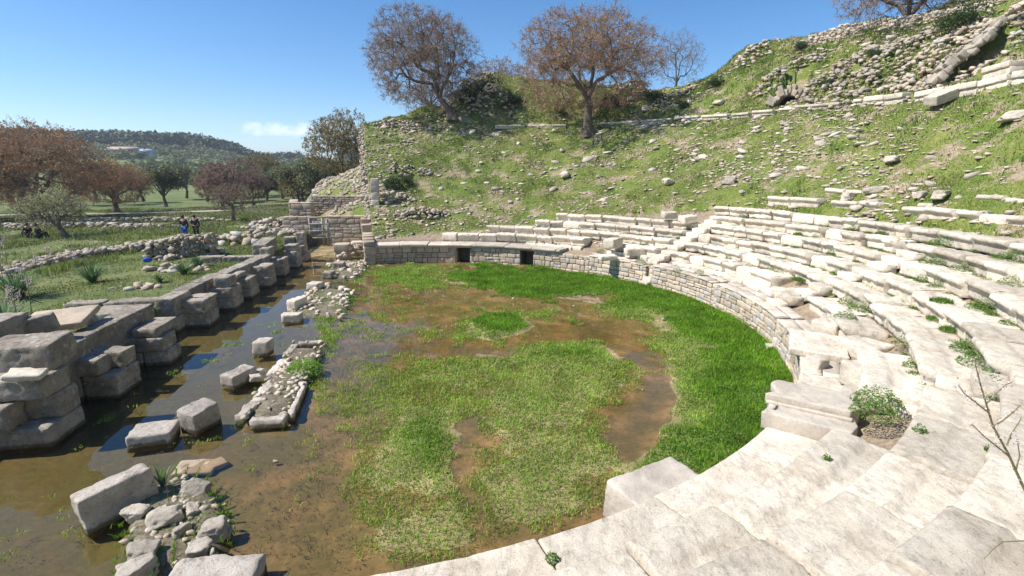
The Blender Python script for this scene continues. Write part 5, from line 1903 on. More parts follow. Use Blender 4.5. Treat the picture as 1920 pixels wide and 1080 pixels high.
# ------------------------------------------------------------------ blocks and islands in the water
def wblock(u, v, z1, w_, l_, h_, rz, lab, mat='pier', tilt=(0, 0), chip=0.08, sd=None, rough=0.02):
    c = at(u, v, 0.0)
    return loose('water_block', (c[0], c[1], z1 - h_ / 2), (w_, l_, h_), (tilt[0], tilt[1], rz), M[mat], lab, 'block', rough=rough, chip=chip, rad=0.03, sd=sd, res=0.05)


wblock(226, 962, 0.62, 0.36, 1.02, 0.7, -0.6, 'tall grey block standing on edge in the water at the lower left', 'pitted', (0.08, 0.0), 0.09)
wblock(290, 822, 0.24, 0.8, 0.62, 0.36, 0.3, 'flat tan block lying low in the water', 'pitted')
wblock(378, 800, 0.52, 0.5, 0.62, 0.6, -0.35, 'wedge shaped pale block standing beside the flat tan block', 'pitted', (0.1, 0.12), 0.12)
wblock(450, 718, 0.36, 0.42, 0.75, 0.45, -0.35, 'pale oblong block in the water left of the planted islet', 'pitted', (0.03, 0.05))
wblock(495, 662, 0.42, 0.46, 0.5, 0.5, 0.05, 'upright square block alone in the channel', 'pitted')
wblock(405, 1098, 0.26, 1.15, 0.55, 0.38, 0.08, 'long pale block at the bottom border of the view', 'pitted')
wblock(558, 578, 0.42, 0.42, 0.75, 0.5, -0.25, 'pale block at the near corner of the middle islet', 'marble')
wblock(548, 600, 0.26, 0.7, 0.45, 0.34, 0.1, 'low whitish block with grass at its foot', 'marble')
wblock(592, 543, 0.34, 0.55, 0.6, 0.4, -0.2, 'grey block at the far end of the middle islet', 'pitted')
wblock(617, 521, 0.34, 0.5, 0.6, 0.42, 0.0, 'dark square block at the tip of the far islet', 'pier')
wblock(637, 505, 0.42, 0.6, 0.6, 0.45, 0.1, 'second dark block of the far islet next to the path', 'pier')
c = at(368, 877, -0.04)
loose('sunken_slab', c, (0.7, 0.45, 0.08), (0.02, 0.03, 0.2), M['ashlar'], 'tan slab just breaking the water surface')
c = at(405, 870, -0.045)
loose('sunken_slab', c, (0.35, 0.3, 0.08), (0.02, 0.03, 0.9), M['ashlar'], 'small tan piece beside the slab breaking the surface')
c = at(517, 865, -0.02)
loose('pebble', c, (0.12, 0.09, 0.06), (0, 0, .3), M['ashlar'], 'single tan pebble in open shallow water', 'pebble', chip=.02)


def islet(pts, h, lab, nrocks, smin=0.05, smax=0.16, grass=400, seed=1, mat='rock', rim=None):
    """a low island of earth from a pixel outline on the water"""
    Q = np.array([at(u, v, 0.0)[:2] for u, v in pts])
    c = Q.mean(0)
    root = empty('islet', (c[0], c[1], 0)); org = np.array([c[0], c[1], 0])
    n = 28
    # resample outline
    d = np.roll(Q, -1, 0) - Q
    seg = np.linalg.norm(d, axis=1); cum = np.concatenate([[0], np.cumsum(seg)])
    out = []
    for k in range(n):
        s_ = cum[-1] * k / n; i = int(np.searchsorted(cum, s_, 'right') - 1)
        out.append(Q[i] + d[i] * ((s_ - cum[i]) / seg[i]))
    out = np.array(out) - c
    V = []; rings = 6
    rs = np.random.RandomState(seed)
    for j in range(rings + 1):
        t = j / rings
        k = 1.12 - 1.12 * t
        q_ = out * k
        z = -0.2 + (h + 0.2) * min(1, t * 3.2) + 0.04 * n2(q_[:, 0] + seed, q_[:, 1], 2.3, 7)
        V.append(np.stack([q_[:, 0], q_[:, 1], z + 0 * q_[:, 0]], 1))
    V = np.array(V).reshape(-1, 3)
    i = np.arange(rings)[:, None] * n + np.arange(n)[None, :]; j = np.arange(rings)[:, None] * n + ((np.arange(n) + 1) % n)[None, :]
    F = np.stack([i, j, j + n, i + n], -1).reshape(-1, 4)
    mb = MB(); mb.add(V, F)
    mb.obj('soil', M['islet_soil'], parent=root, smooth=True)
    mb = MB(); P_ = []; S_ = []
    for k in range(nrocks):
        i = rs.randint(n); t = rs.rand() ** 0.6
        q_ = out[i] * t
        P_.append((q_[0], q_[1], h * 0.9)); S_.append(rs.uniform(smin, smax))
    place_rocks(mb, P_, S_, rs, RV, 0.4, 1.5)
    st_ = mb.obj('stones', M[mat], parent=root); st_['kind'] = 'stuff'
    if grass:
        mb = MB(); i = rs.randint(0, n, grass); t = rs.rand(grass) ** 0.5 * 1.05
        q_ = out[i] * t[:, None] * (1 + 0.08 * rs.normal(size=(grass, 1)))
        m_ = n2(q_[:, 0] + seed * 3, q_[:, 1], 1.6, 3) > -0.15
        q_ = q_[m_]
        blades(np.stack([q_[:, 0], q_[:, 1], np.full(len(q_), h * 0.6)], 1), 0.05 + 0.08 * rs.rand(len(q_)), np.full(len(q_), 0.012), rs, 0.9, mb)
        g = mb.obj('grass', M['lush'], parent=root); g['kind'] = 'stuff'
    tag(root, lab, 'islet')
    if rim:
        for k, (a, b, w_, z1) in enumerate(rim):
            A, B = at(*a, 0.0), at(*b, 0.0); L = float(np.linalg.norm(B - A)); m_ = (A + B) / 2
            loose('kerb_stone', (m_[0], m_[1], z1 - 0.12), (L, w_, 0.26), (0, 0, math.atan2(B[1] - A[1], B[0] - A[0])), M['pitted'], f'{ORD[k + 1]} kerb stone clockwise from the near corner of the planted islet', 'kerb stone', 'kerb stones edging the planted islet', rough=0.03, chip=0.06)
    return root


islet([(455, 800), (535, 798), (565, 745), (590, 700), (612, 650), (552, 648), (520, 700), (480, 740)], 0.17, 'long planted islet edged by kerb stones with a lush green tuft', 260, 0.035, 0.11, grass=2600, seed=3,
      rim=[((470, 800), (537, 797), 0.2, 0.2), ((545, 790), (572, 728), 0.14, 0.18), ((450, 795), (478, 768), 0.24, 0.2), ((480, 765), (505, 730), 0.26, 0.18), ((508, 712), (535, 682), 0.24, 0.16), ((540, 672), (556, 652), 0.24, 0.16), ((560, 649), (606, 648), 0.2, 0.14)])
islet([(230, 1075), (300, 1085), (400, 1060), (440, 1015), (430, 970), (395, 910), (330, 890), (280, 905), (235, 970), (230, 1020)], 0.14, 'rocky islet at the lower left with grass between its stones', 90, 0.03, 0.09, 3600, seed=5)
islet([(535, 600), (640, 603), (660, 570), (664, 545), (600, 533), (565, 560)], 0.08, 'middle islet of broken pale stones and grass in the channel', 110, 0.06, 0.2, 3800, seed=7)
islet([(600, 525), (660, 527), (690, 508), (694, 480), (655, 480), (615, 500)], 0.1, 'far islet of dark stones joining the path by the doorway wall', 90, 0.07, 0.22, 3400, seed=9)
for k, (u, v, s, rz, lb) in enumerate([(255, 970, 0.22, 0.3, 'small squared stone right behind the tall grey block'), (310, 980, 0.3, 0.8, 'angular stone in the middle of the rocky islet'), (268, 1045, 0.3, 1.8, 'rounded grey stone at the left of the rocky islet'), (365, 925, 0.26, 0.1, 'brownish stone at the far end of the rocky islet'),
                                       (362, 962, 0.18, 2.2, 'upright fragment in the rocky islet grass'), (342, 1000, 0.16, 1.2, 'small triangular stone in the rocky islet'), (405, 1000, 0.28, .4, 'flat pale plate at the right tip of the rocky islet'), (255, 1078, 0.32, .9, 'mossy stone at the bottom border beside the long pale block'), (375, 1035, 0.2, .3, 'low brown stones at the water edge of the rocky islet'),
                                       (478, 712, .2, .5, 'brown rounded stone beside the pale oblong block'), (488, 700, .15, 1.5, 'small dark stone next to the brown rounded stone')]):
    V, F = rock_arr(14, 300 + k, 6, 0.12, 0.8)
    mb = MB(); mb.add(V, F)
    c = at(u, v, 0.1)
    o = mb.obj('islet_stone', M['rock_obj']); o.location = (c[0], c[1], 0.16); o.scale = (s, s * 0.8, s * 0.75); o.rotation_euler = (0.1, 0.1, rz)
    tag(o, lb, 'stone')


def tuft(name, c, rad, h, n, mat, lab, cat, grp=None, seed=0, wd=0.014, leafy=0, lean=0.7, hvar=.5):
    rs = np.random.RandomState(seed)
    a = rs.uniform(0, 6.283, n); q_ = rad * np.sqrt(rs.rand(n))
    pos = np.stack([q_ * np.cos(a), q_ * np.sin(a), np.zeros(n)], 1)
    mb = MB()
    if leafy:
        up = h * (1 - (q_ / rad) ** 2) * rs.uniform(0.05, 1, n)
        pos[:, 2] = up + 0.01
        leaves(pos, np.full(n, leafy), rs, mb, 0.5)
    else:
        blades(pos, h * rs.uniform(hvar, 1, n) * (1 - 0.5 * (q_ / rad)), np.full(n, wd), rs, lean, mb)
    o = mb.obj(name, mat)
    o.location = [float(x) for x in c]
    tag(o, lab, cat, grp)
    return o


c = at(570, 695, 0.12)
tuft('lush_tuft', c, 0.52, 0.34, 2600, M['lush'], 'round lush green tuft growing on the planted islet', 'plant', seed=3, leafy=0.022)
c = at(305, 912, 0.15)


def rosette(c, n, h, lab, seed=0, grp=None, wd=0.03, name='asphodel_clump'):
    rs = np.random.RandomState(seed)
    mb = MB()
    for k in range(n):
        a = rs.uniform(0, 6.283); l = rs.uniform(0.6, 1) * h; le = rs.uniform(0.35, 1.1)
        pts = []
        for j in range(6):
            t = j / 5
            rr = l * le * t; z = l * (t * 1.25 - le * 0.75 * t * t)
            pts.append((math.cos(a) * rr, math.sin(a) * rr, max(0.01, z)))
        pts = np.array(pts) + np.array([rs.normal() * 0.04 * h, rs.normal() * 0.04 * h, 0])
        sd_ = np.array([-math.sin(a), math.cos(a), 0]) * wd / 2
        wv = np.array([1, 1, 0.9, 0.7, 0.4, 0.05])[:, None]
        V = np.concatenate([pts - sd_ * wv, pts + sd_ * wv])
        F = np.array([[j, j + 1, j + 7, j + 6] for j in range(5)])
        mb.add(V, F)
    o = mb.obj(name, M['aspho']); o.location = [float(x) for x in c]
    tag(o, lab, 'plant', grp)
    return o


rosette(c, 26, 0.42, 'spiky green leaf rosette on the rocky islet behind the tall block', 1, wd=0.03)
for k, (u, v, n, h, lb) in enumerate([(175, 530, 90, 0.75, 'broad dark green asphodel clump in the middle of the platform grass'), (35, 560, 110, 1.0, 'large dark asphodel clump at the left border of the platform'), (345, 515, 60, 0.55, 'leafy clump beside the straight flat topped wall'), (372, 500, 60, 0.55, 'leafy clump close to the boulder heap'), (10, 615, 70, 0.8, 'tall clump cut by the left border above the tan slab'), (300, 530, 40, 0.35, 'small leafy clump by the bedded pale stones')]):
    c = at(u, v, 0.9)
    rosette(c, int(n * 1.5), h * 1.45, lb, 20 + k, wd=0.04)


def flower_stalk(base, top, nb, seed, lab, name='asphodel', scale=1.0, grp=None, specks=26):
    """slender branching stalk with pinkish flowers"""
    rs = np.random.RandomState(seed)
    root = empty(name, base)
    base = np.array(base, float); top = np.array(top, float)
    st = MB(); fl = MB(); fp = []
    def limb(a, b, r0, r1):
        n = 7
        for j in range(n):
            t0, t1 = j / n, (j + 1) / n
            tube(st, a + (b - a) * t0, a + (b - a) * t1, r0 + (r1 - r0) * t0, r0 + (r1 - r0) * t1, 5)
    limb(np.zeros(3), top - base, 0.006 * scale, 0.0025 * scale)
    ax = top - base
    for k in range(nb):
        t = 0.45 + 0.5 * k / nb
        s_ = ax * t
        a = rs.uniform(0, 6.283)
        L = np.linalg.norm(ax) * 0.34 * (1.15 - t)
        e = s_ + np.array([math.cos(a) * L, math.sin(a) * L, L * 0.8])
        limb(s_, e, 0.003 * scale, 0.0015 * scale)
        for j in range(specks):
            fp.append(s_ + (e - s_) * rs.uniform(0.2, 1) + rs.normal(size=3) * 0.008 * scale)
    for j in range(specks * 2): fp.append(ax * rs.uniform(0.7, 1) + rs.normal(size=3) * 0.008 * scale)
    leaves(np.array(fp), np.full(len(fp), 0.007 * scale), rs, fl, 0.1)
    st.obj('stem', M['stem'], parent=root); fl.obj('flowers', M['petal'], parent=root)
    tag(root, lab, 'flower', grp)


def frame_of(d):
    d = d / max(np.linalg.norm(d), 1e-9)
    u = np.cross(d, [1.0, 0.13, 0.05]) if abs(d[0]) < 0.93 else np.cross(d, [0, 0.1, 1.0])
    u /= np.linalg.norm(u)
    return u, np.cross(d, u)


def tube(mb, a, b, r0, r1, n=5):
    u, v = frame_of(b - a)
    an = np.arange(n) * 2 * math.pi / n
    ring = np.cos(an)[:, None] * u + np.sin(an)[:, None] * v
    V = np.concatenate([a + ring * r0, b + ring * r1])
    i = np.arange(n); j = (i + 1) % n
    mb.add(V, np.stack([i, j, j + n, i + n], 1))


for k, (u, v) in enumerate([(20, 590), (48, 560), (8, 540), (70, 520), (35, 620), (15, 505), (90, 500), (60, 590)]):
    b_ = at(u, v, 0.9)
    flower_stalk(b_, b_ + np.array([0.1, 0, 1.0 + 0.3 * (k % 3)]), 6, 50 + k, 'tall pinkish asphodel flower stalk at the left border of the platform', scale=3.0, grp='asphodel flower stalks by the left border')
# slender bare reed on the water and on the tan slab
b_ = at(320, 965, 0.0); root = empty('reed', b_)
mb = MB(); tube(mb, np.zeros(3), np.array([0.02, 0, 0.75]), 0.006, 0.004); mb.obj('stem', M['stem'], parent=root); tag(root, 'single thin dry reed rising in front of the rocky islet', 'reed')


# foreground asphodel branch close to the camera at the right
def near_plant():
    D = 1.9
    def q(u, v, d=D):
        r = rayd(u, v); return np.array([0, 0, CAM_H]) + r * d
    base = q(2010, 1180, 2.1)
    base[2] = 3.1
    root = empty('asphodel', base)
    st = MB(); fl = MB(); fp = []
    rs = np.random.RandomState(4)
    def limb(pts, r0, r1, spots=0, spread=0.006):
        P_ = [q(*p_) if len(p_) == 2 else q(p_[0], p_[1], p_[2]) for p_ in pts]
        P_ = [p_ - base for p_ in P_]
        n = len(P_) - 1
        for i in range(n):
            tube(st, P_[i], P_[i + 1], r0 + (r1 - r0) * i / n, r0 + (r1 - r0) * (i + 1) / n, 6)
        for k in range(spots):
            t = rs.rand() * n; i = int(t); t -= i
            fp.append(P_[i] + (P_[i + 1] - P_[i]) * t + rs.normal(size=3) * spread)
        for k in range(spots // 6):
            fp.append(P_[-1] + rs.normal(size=3) * 0.012)
    tube(st, np.zeros(3), q(1960, 1000) - base, 0.008, 0.006)
    limb([(1960, 1000), (1915, 905), (1890, 850), (1862, 800), (1850, 760), (1838, 720), (1828, 680)], 0.0052, 0.002, 120, 0.006)
    limb([(1895, 858), (1870, 838), (1845, 818), (1822, 795)], 0.003, 0.0015, 50)
    limb([(1855, 775), (1830, 755), (1808, 738), (1797, 722)], 0.003, 0.0015, 60)
    limb([(1848, 758), (1868, 738), (1885, 722), (1900, 715)], 0.003, 0.0015, 50)
    limb([(1862, 800), (1885, 785), (1903, 770), (1917, 755)], 0.003, 0.0015, 50)
    limb([(1888, 835), (1895, 815), (1905, 800), (1915, 785)], 0.003, 0.0015, 40)
    limb([(1905, 880), (1912, 855), (1908, 830)], 0.003, 0.0015, 40)
    limb([(1960, 1000), (1920, 1014), (1880, 1016), (1862, 1030), (1845, 1048)], 0.0022, 0.0012)
    leaves(np.array(fp), np.full(len(fp), 0.0045), rs, fl, 0.0)
    st.obj('stem', M['stem'], parent=root); fl.obj('flowers', M['petal'], parent=root)
    tag(root, 'tall branching asphodel with tiny pink flowers rising in front at right', 'flower')


near_plant()

# weeds in the seat joints
WEEDS = [(1500, 430, 2.6, .25), (1565, 455, 2.3, .25), (1605, 420, 3.1, .35), (1660, 430, 3.0, .3), (1775, 445, 3.0, .55), (1760, 478, 2.7, .5), (1810, 497, 2.75, .4), (1735, 517, 2.35, .25), (1765, 532, 2.3, .3), (1855, 570, 2.65, .45), (1600, 560, 1.9, .4), (1610, 575, 1.5, .4), (1645, 748, 1.2, .5),
         (1660, 720, 1.25, .3), (1820, 650, 2.1, .4), (1830, 675, 2.0, .45), (1700, 680, 1.6, .3), (1690, 640, 1.7, .25), (1795, 720, 1.8, .3), (1835, 715, 1.9, .3), (1325, 482, 1.6, .25), (1350, 490, 1.6, .25), (1450, 500, 1.7, .3), (1465, 507, 1.7, .3), (1490, 520, 1.6, .3), (1270, 507, 1.0, .3),
         (1310, 510, 1.1, .3), (1320, 515, 1.1, .3), (1190, 480, 1.1, .3), (1200, 487, 1.1, .35), (1130, 475, 1.15, .3), (1120, 470, 1.15, .3), (1575, 505, 1.9, .25), (1275, 443, 2.0, .25), (1290, 425, 2.4, .25), (1395, 400, 3.0, .25), (1720, 590, 1.9, .2), (1330, 1050, 1.1, .16), (1035, 1050, 1.05, .12), (1815, 825, 1.6, .12), (1725, 805, 1.6, .12),
         (1690, 800, 1.5, .12), (1765, 560, 2.3, .3), (1530, 440, 2.7, .2), (1910, 455, 3.4, .5), (1905, 520, 3.0, .4), (1585, 590, 1.4, .35), (1370, 470, 1.7, .2), (1640, 770, 1.1, .45), (1550, 860, 1.0, .1), (1870, 700, 2, .3), (1745, 610, 2, .25)]
def seat_hit(u, v):
    d = rayd(u, v); t = np.arange(4, 40, 0.01)
    x, y, z = d[0] * t, d[1] * t, CAM_H + d[2] * t
    r, f = pol(x, y)
    h = np.where(r > R0, 1.03, -9.0)
    for k_, (rk, zk) in ROWS.items():
        if k_ < 7: h = np.where(r > rk + 0.1, zk, h)
    h = np.where(r > 19.3, cavea(x, y), h)
    i = int(np.argmax(z < h))
    rr = r[i]
    for k_, (rk, zk) in ROWS.items():
        if k_ < 7 and rk - 0.5 < rr < rk + 0.12: rr = rk + 0.02     # weeds root where tread meets riser
    hh = 1.0
    for k_, (rk, zk) in ROWS.items():
        if k_ < 7 and rr > rk + 0.1: hh = zk - 0.04
    if rr > 19.3: hh = float(h[i])
    return P(rr, f[i], hh)


for k, (u, v, z, rd) in enumerate(WEEDS):
    c = seat_hit(u, v + 4)
    tuft('weed_plant', c, rd * 0.8, 0.12 + rd * 0.4, int(100 + 1100 * rd * rd * 3), M['weed'], 'green weed tuft growing from a joint of the marble seats', 'weed', 'weed tufts among the marble seats', 200 + k, leafy=0.02 if (k % 3 or rd > 0.3) else 0, wd=0.012, lean=0.8)
NW = []
rsw = np.random.RandomState(77)
for k in range(270):
    row = rsw.randint(1, 7); r, z = ROWS[row]
    f = rsw.uniform(20 if row < 4 else 62, 126)
    if row == 1 and 62 < f: continue
    c = P(r - 0.04, f, z - 0.43)
    if row >= 2 and True:
        c[2] = ROWS[row - 1][1] - 0.05 if row > 1 else 1.0
    tuft('weed_plant', c, rsw.uniform(0.06, 0.2), rsw.uniform(0.06, 0.14), rsw.randint(40, 130), M['weed'] if k % 3 else M['hgrass'], 'small green sprig in the crack behind a marble tier', 'weed', 'small sprigs in the seat cracks', 700 + k, leafy=0.015 if k % 2 else 0, wd=0.01)

# ------------------------------------------------------------------ trees
def bare_tree(name, height, crown_r, trunk_r, seed, seed_mat, lean=(0, 0), droop=0.12, fork=0.25, levels=7, seeds=3, squash=0.8, crown_c=0.62, twigs=3, tw=0.012, spec=0.05, ntips=800):
    """leafless spreading tree: trunk part with limbs, crown part with twigs and dry leaves"""
    rs = np.random.RandomState(seed)
    big = MB(); fine = []; tips = []
    C = np.array([lean[0], lean[1], height * crown_c]); Rv = np.array([crown_r, crown_r, height * (1 - crown_c)])
    first = np.array([0, 0, 0.0]); top = np.array([lean[0] * 0.5, lean[1] * 0.5, height * fork])
    rings = []; m_ = 14; nr = 11
    an = np.arange(m_) * 2 * math.pi / m_
    wob = rs.normal(size=2) * trunk_r * 0.25
    for j in range(nr + 1):
        t = j / nr
        r1 = trunk_r * (1.0 * (1 - t) ** 4 + 1.0 - 0.12 * t)
        cen = top * t + np.array([wob[0], wob[1], 0]) * math.sin(math.pi * t)
        q_ = np.stack([np.cos(an), np.sin(an), 0 * an], 1)
        rr_ = r1 * (1 + 0.10 * fbm(q_ * 2.2 + np.array([0, 0, t * 2.0]) + seed, seed, 3) + 0.22 * (1 - t) ** 5 * np.cos(an * 4 + seed))
        rings.append(cen + q_ * rr_[:, None])
    i_ = np.arange(nr)[:, None] * m_ + np.arange(m_)[None, :]; j_ = np.arange(nr)[:, None] * m_ + ((np.arange(m_) + 1) % m_)[None, :]
    big.add(np.concatenate(rings), np.stack([i_, j_, j_ + m_, i_ + m_], -1).reshape(-1, 4))
    prev = top; pr = trunk_r * 0.88
    prev = prev - np.array([0, 0, trunk_r * 0.3])
    # points spread through a dome, gathered into ever larger limbs (space filling growth)
    NT_ = ntips
    u_ = rs.normal(size=(NT_ * 3, 3)); u_ /= np.linalg.norm(u_, axis=1, keepdims=True)
    rad_ = rs.uniform(0, 1, (NT_ * 3, 1)) ** 0.42
    lump = 1 + 0.13 * fbm(u_ * 2.0 + seed, seed, 3)[:, None]
    tg = C + u_ * rad_ * lump * Rv * 0.93
    keep = (tg[:, 2] > height * fork * 0.8) & ~((u_[:, 2] < -0.35) & (rad_[:, 0] < 0.75))
    tg = tg[keep][:NT_]
    nt_ = len(tg)
    def grow(p_, idx, d0, lv):
        m = len(idx)
        r = trunk_r * 0.86 * (m / nt_) ** 0.47
        if m == 1:
            q_ = tg[idx[0]]
            mid_ = (p_ + q_) / 2 + rs.normal(size=3) * np.linalg.norm(q_ - p_) * 0.1
            fine.append((p_, mid_, max(r, tw), tw)); fine.append((mid_, q_, tw, tw * 0.8)); tips.append(q_)
            return
        pts_ = tg[idx]
        kk = 2 if (m < 6 or rs.rand() < 0.6) else 3
        if lv == 0: kk = 4
        cen = pts_[rs.choice(m, kk, replace=False)]
        for _ in range(4):
            lab_ = ((pts_[:, None, :] - cen[None]) ** 2).sum(2).argmin(1)
            for c_ in range(kk):
                if (lab_ == c_).any(): cen[c_] = pts_[lab_ == c_].mean(0)
        for c_ in range(kk):
            sub = idx[lab_ == c_]
            if len(sub) == 0: continue
            if len(sub) == m: sub_list = [idx[:m // 2], idx[m // 2:]]
            else: sub_list = [sub]
            for sub in sub_list:
                cc = tg[sub].mean(0)
                L_ = np.linalg.norm(cc - p_)
                fr_ = 0.5 if len(sub) > 3 else 0.6
                q_ = p_ + (cc - p_) * fr_
                q_ = q_ + rs.normal(size=3) * L_ * 0.05
                q_[2] += droop * 0.25 * L_ * (1 if len(sub) > 20 else -0.3)
                r0_ = trunk_r * 0.86 * (len(sub) / nt_) ** 0.47
                bend = (p_ + q_) / 2 + d0 * L_ * 0.10 + rs.normal(size=3) * L_ * 0.035
                segs_ = ((p_, bend), (bend, q_))
                for si, (a_, b_) in enumerate(segs_):
                    ra_ = r0_ * (1.08 - 0.08 * si); rb_ = r0_ * (1.0 - 0.1 * si)
                    if len(sub) > 7: tube(big, a_, b_ + (b_ - a_) * 0.03, ra_, rb_, 7 if len(sub) > 40 else 5)
                    else: fine.append((a_, b_, ra_, rb_))
                dn_ = q_ - bend; dn_ = dn_ / max(np.linalg.norm(dn_), 1e-6)
                grow(q_, sub, dn_, lv + 1)
    grow(prev, np.arange(nt_), np.array([0, 0, 1.0]), 0)
    root = empty(name)
    big.obj('trunk', M['bark'], parent=root, smooth=True)
    # fine branches as slim three sided sticks, twigs as ribbons
    A = np.array([f_[0] for f_ in fine]); B = np.array([f_[1] for f_ in fine])
    ra = np.maximum(np.array([f_[2] for f_ in fine]), tw); rb = np.maximum(np.array([f_[3] for f_ in fine]), tw * 0.8)
    T = np.array(tips)
    T0 = np.repeat(T, twigs, 0)
    dr = rs.normal(size=T0.shape); dr += 0.8 * (T0 - C) / Rv; dr[:, 2] -= droop * 1.2
    dr /= np.linalg.norm(dr, axis=1, keepdims=True)
    T1 = T0 + dr * (crown_r * rs.uniform(0.05, 0.13, (len(T0), 1)))
    A = np.concatenate([A, T0]); B = np.concatenate([B, T1]); ra = np.concatenate([ra, np.full(len(T0), tw * 0.8)]); rb = np.concatenate([rb, np.full(len(T0), tw * 0.35)])
    d = B - A; d /= np.maximum(np.linalg.norm(d, axis=1, keepdims=True), 1e-9)
    s1 = np.cross(d, rs.normal(size=d.shape)); s1 /= np.maximum(np.linalg.norm(s1, axis=1, keepdims=True), 1e-9)
    s2 = np.cross(d, s1)
    V = []
    for k in range(3):
        an = k * 2.094
        w_ = math.cos(an) * s1 + math.sin(an) * s2
        V.append(A + w_ * ra[:, None]); V.append(B + w_ * rb[:, None])
    V = np.stack(V, 1).reshape(-1, 3)
    k6 = np.arange(len(A))[:, None] * 6
    F = np.concatenate([k6 + np.array([[0, 2, 3, 1]]), k6 + np.array([[2, 4, 5, 3]]), k6 + np.array([[4, 0, 1, 5]])])
    mb = MB(); mb.add(V, F)
    cr = mb.obj('crown', M['twig'], parent=root)
    if seeds:
        pt = np.repeat(T1, seeds, 0)
        fr = rs.rand(len(pt), 1)
        pt = pt * fr + np.repeat(T0, seeds, 0) * (1 - fr) + rs.normal(size=pt.shape) * crown_r * 0.012
        mb = MB(); leaves(pt, np.full(len(pt), spec), rs, mb, 0.0)
        mb.obj('dry_leaves', seed_mat, parent=root)
    return root


def put(root, loc, rz=0, sc=1.0):
    root.location = [float(a) for a in loc]; root.rotation_euler = (0, 0, rz); root.scale = (sc, sc, sc) if not hasattr(sc, '__len__') else sc


c1 = hit(850, 222)
px = np.linalg.norm(c1[:2]) / F_PX
t1 = bare_tree('bare_tree', 194 * px, 106 * px, 0.36, 3, M['seed_dull'], lean=(-48 * px, 0), crown_c=0.52, fork=0.2, seeds=3, spec=0.05, twigs=9, ntips=1300)
put(t1, c1 - [0, 0, 0.2]); tag(t1, 'leafless leaning tree with a round purplish crown on the left crest of the slope', 'tree')
c2 = hit(1103, 252)
px = np.linalg.norm(c2[:2]) / F_PX
t2 = bare_tree('bare_tree', 222 * px, 138 * px, 0.34, 8, M['seed_rust'], lean=(-6 * px, 0), crown_c=0.56, fork=0.3, seeds=3, spec=0.055, droop=0.3, twigs=9, ntips=1300)
put(t2, c2 - [0, 0, 0.25]); tag(t2, 'broad rust brown tree standing alone on the middle of the slope', 'tree')
t3 = bare_tree('bare_tree', 7.2, 3.6, 0.16, 13, M['seed_dull'], crown_c=0.5, fork=0.12, seeds=0, droop=-0.2, levels=7)
c3 = hit(1268, 160); d_ = rayd(1268, 160)
c3 = np.array([0, 0, CAM_H]) + d_ * 55.0
px = 55.0 / F_PX
put(t3, c3 - [0, 0, 0.5], 0, 1.0 * (107 * px) / 7.2); tag(t3, 'small round leafless tree on the skyline right of the rust brown tree', 'tree')
t4 = bare_tree('bare_tree', 6.2, 6.0, 0.32, 21, M['seed_dull'], crown_c=0.42, fork=0.2, seeds=3, droop=0.6, twigs=9, lean=(-2.2, 0), ntips=1300)
c = hit(1590, 56); c = c + np.array([0.4, 1.0, 0.0]); put(t4, c - [0, 0, 0.2]); tag(t4, 'drooping bare tree cut by the top border left of the rubble wall', 'tree')
t5 = bare_tree('bare_tree', 5.5, 4.6, 0.28, 25, M['seed_dull'], crown_c=0.42, fork=0.15, seeds=2, droop=0.5, twigs=5)
c = hit(1712, 42); c = c + np.array([0.4, 1.0, 0]); put(t5, c - [0, 0, 0.3]); tag(t5, 'low bare tree behind the rubble wall at the top border', 'tree')
t5b = bare_tree('bare_tree', 5.5, 4.0, 0.2, 27, M['seed_dull'], crown_c=0.55, fork=0.2, seeds=1, droop=0.3)
c = hit(1830, 12); c = c + np.array([0.8, 1.5, 0]); put(t5b, c - [0, 0, 0.5]); tag(t5b, 'bare branches peeping over the top of the slope at the upper right', 'tree')
t6 = bare_tree('bare_tree', 8.5, 4.2, 0.22, 31, M['seed_ochre'], crown_c=0.55, fork=0.15, seeds=3, droop=-0.1, lean=(0.6, 0), spec=.08, twigs=5, ntips=1100)
px = 62 / F_PX
c = np.array([(655 - 960) * px, 60, 0.5]); put(t6, (c[0], c[1], 3.2), 0, 1.02); tag(t6, 'ochre budded tree behind the stony mound at the left of the slope', 'tree')
t7 = bare_tree('bare_tree', 7.0, 3.8, 0.2, 35, M['seed_dull'], crown_c=0.5, fork=0.2, seeds=2)
put(t7, hit(795, 215) + np.array([0, 4.5, -0.8])); tag(t7, 'smaller dull tree half hidden behind the leaning tree', 'tree')
t7b = bare_tree('bare_tree', 5.2, 4.2, 0.2, 36, M['seed_rust'], crown_c=0.5, fork=0.2, seeds=4)
put(t7b, hit(905, 165) + np.array([1.5, 4.5, -1.5])); tag(t7b, 'rusty low tree showing over the crest between the two large trees', 'tree')
# big rust tree group at the left
def meadow_at(u, v):
    c = at(u, v, 0.65); return c
t8 = bare_tree('bare_tree', 9.6, 6.8, 0.42, 41, M['seed_rust'], crown_c=0.55, fork=0.24, seeds=4, droop=0.22, spec=0.08, twigs=6, ntips=1200)
put(t8, meadow_at(75, 414), 0, 0.96); tag(t8, 'huge rust brown tree at the left border of the meadow', 'tree')
t8b = copy_thing(t8, meadow_at(-60, 412), (0, 0, 2.0), 0.86, 'rust brown tree partly outside the left border')
t9 = copy_thing(t8, meadow_at(165, 404) + [0, 4, 0], (0, 0, 4.1), 0.6, 'rust brown tree with a dark trunk right of the huge one')
put_l = [(405, 386, 0.62, 1.2, 'broad dull brown tree in the middle of the far meadow'), (465, 384, .5, 3.2, 'brown tree right of the broad dull brown tree'), (520, 386, .45, 5.0, 'low brownish tree near the dark olive trees')]
t10 = bare_tree('bare_tree', 11.5, 6.0, 0.35, 47, M['seed_dull'], crown_c=0.55, fork=0.2, seeds=6, droop=0.15, spec=0.13, tw=0.02, twigs=5)
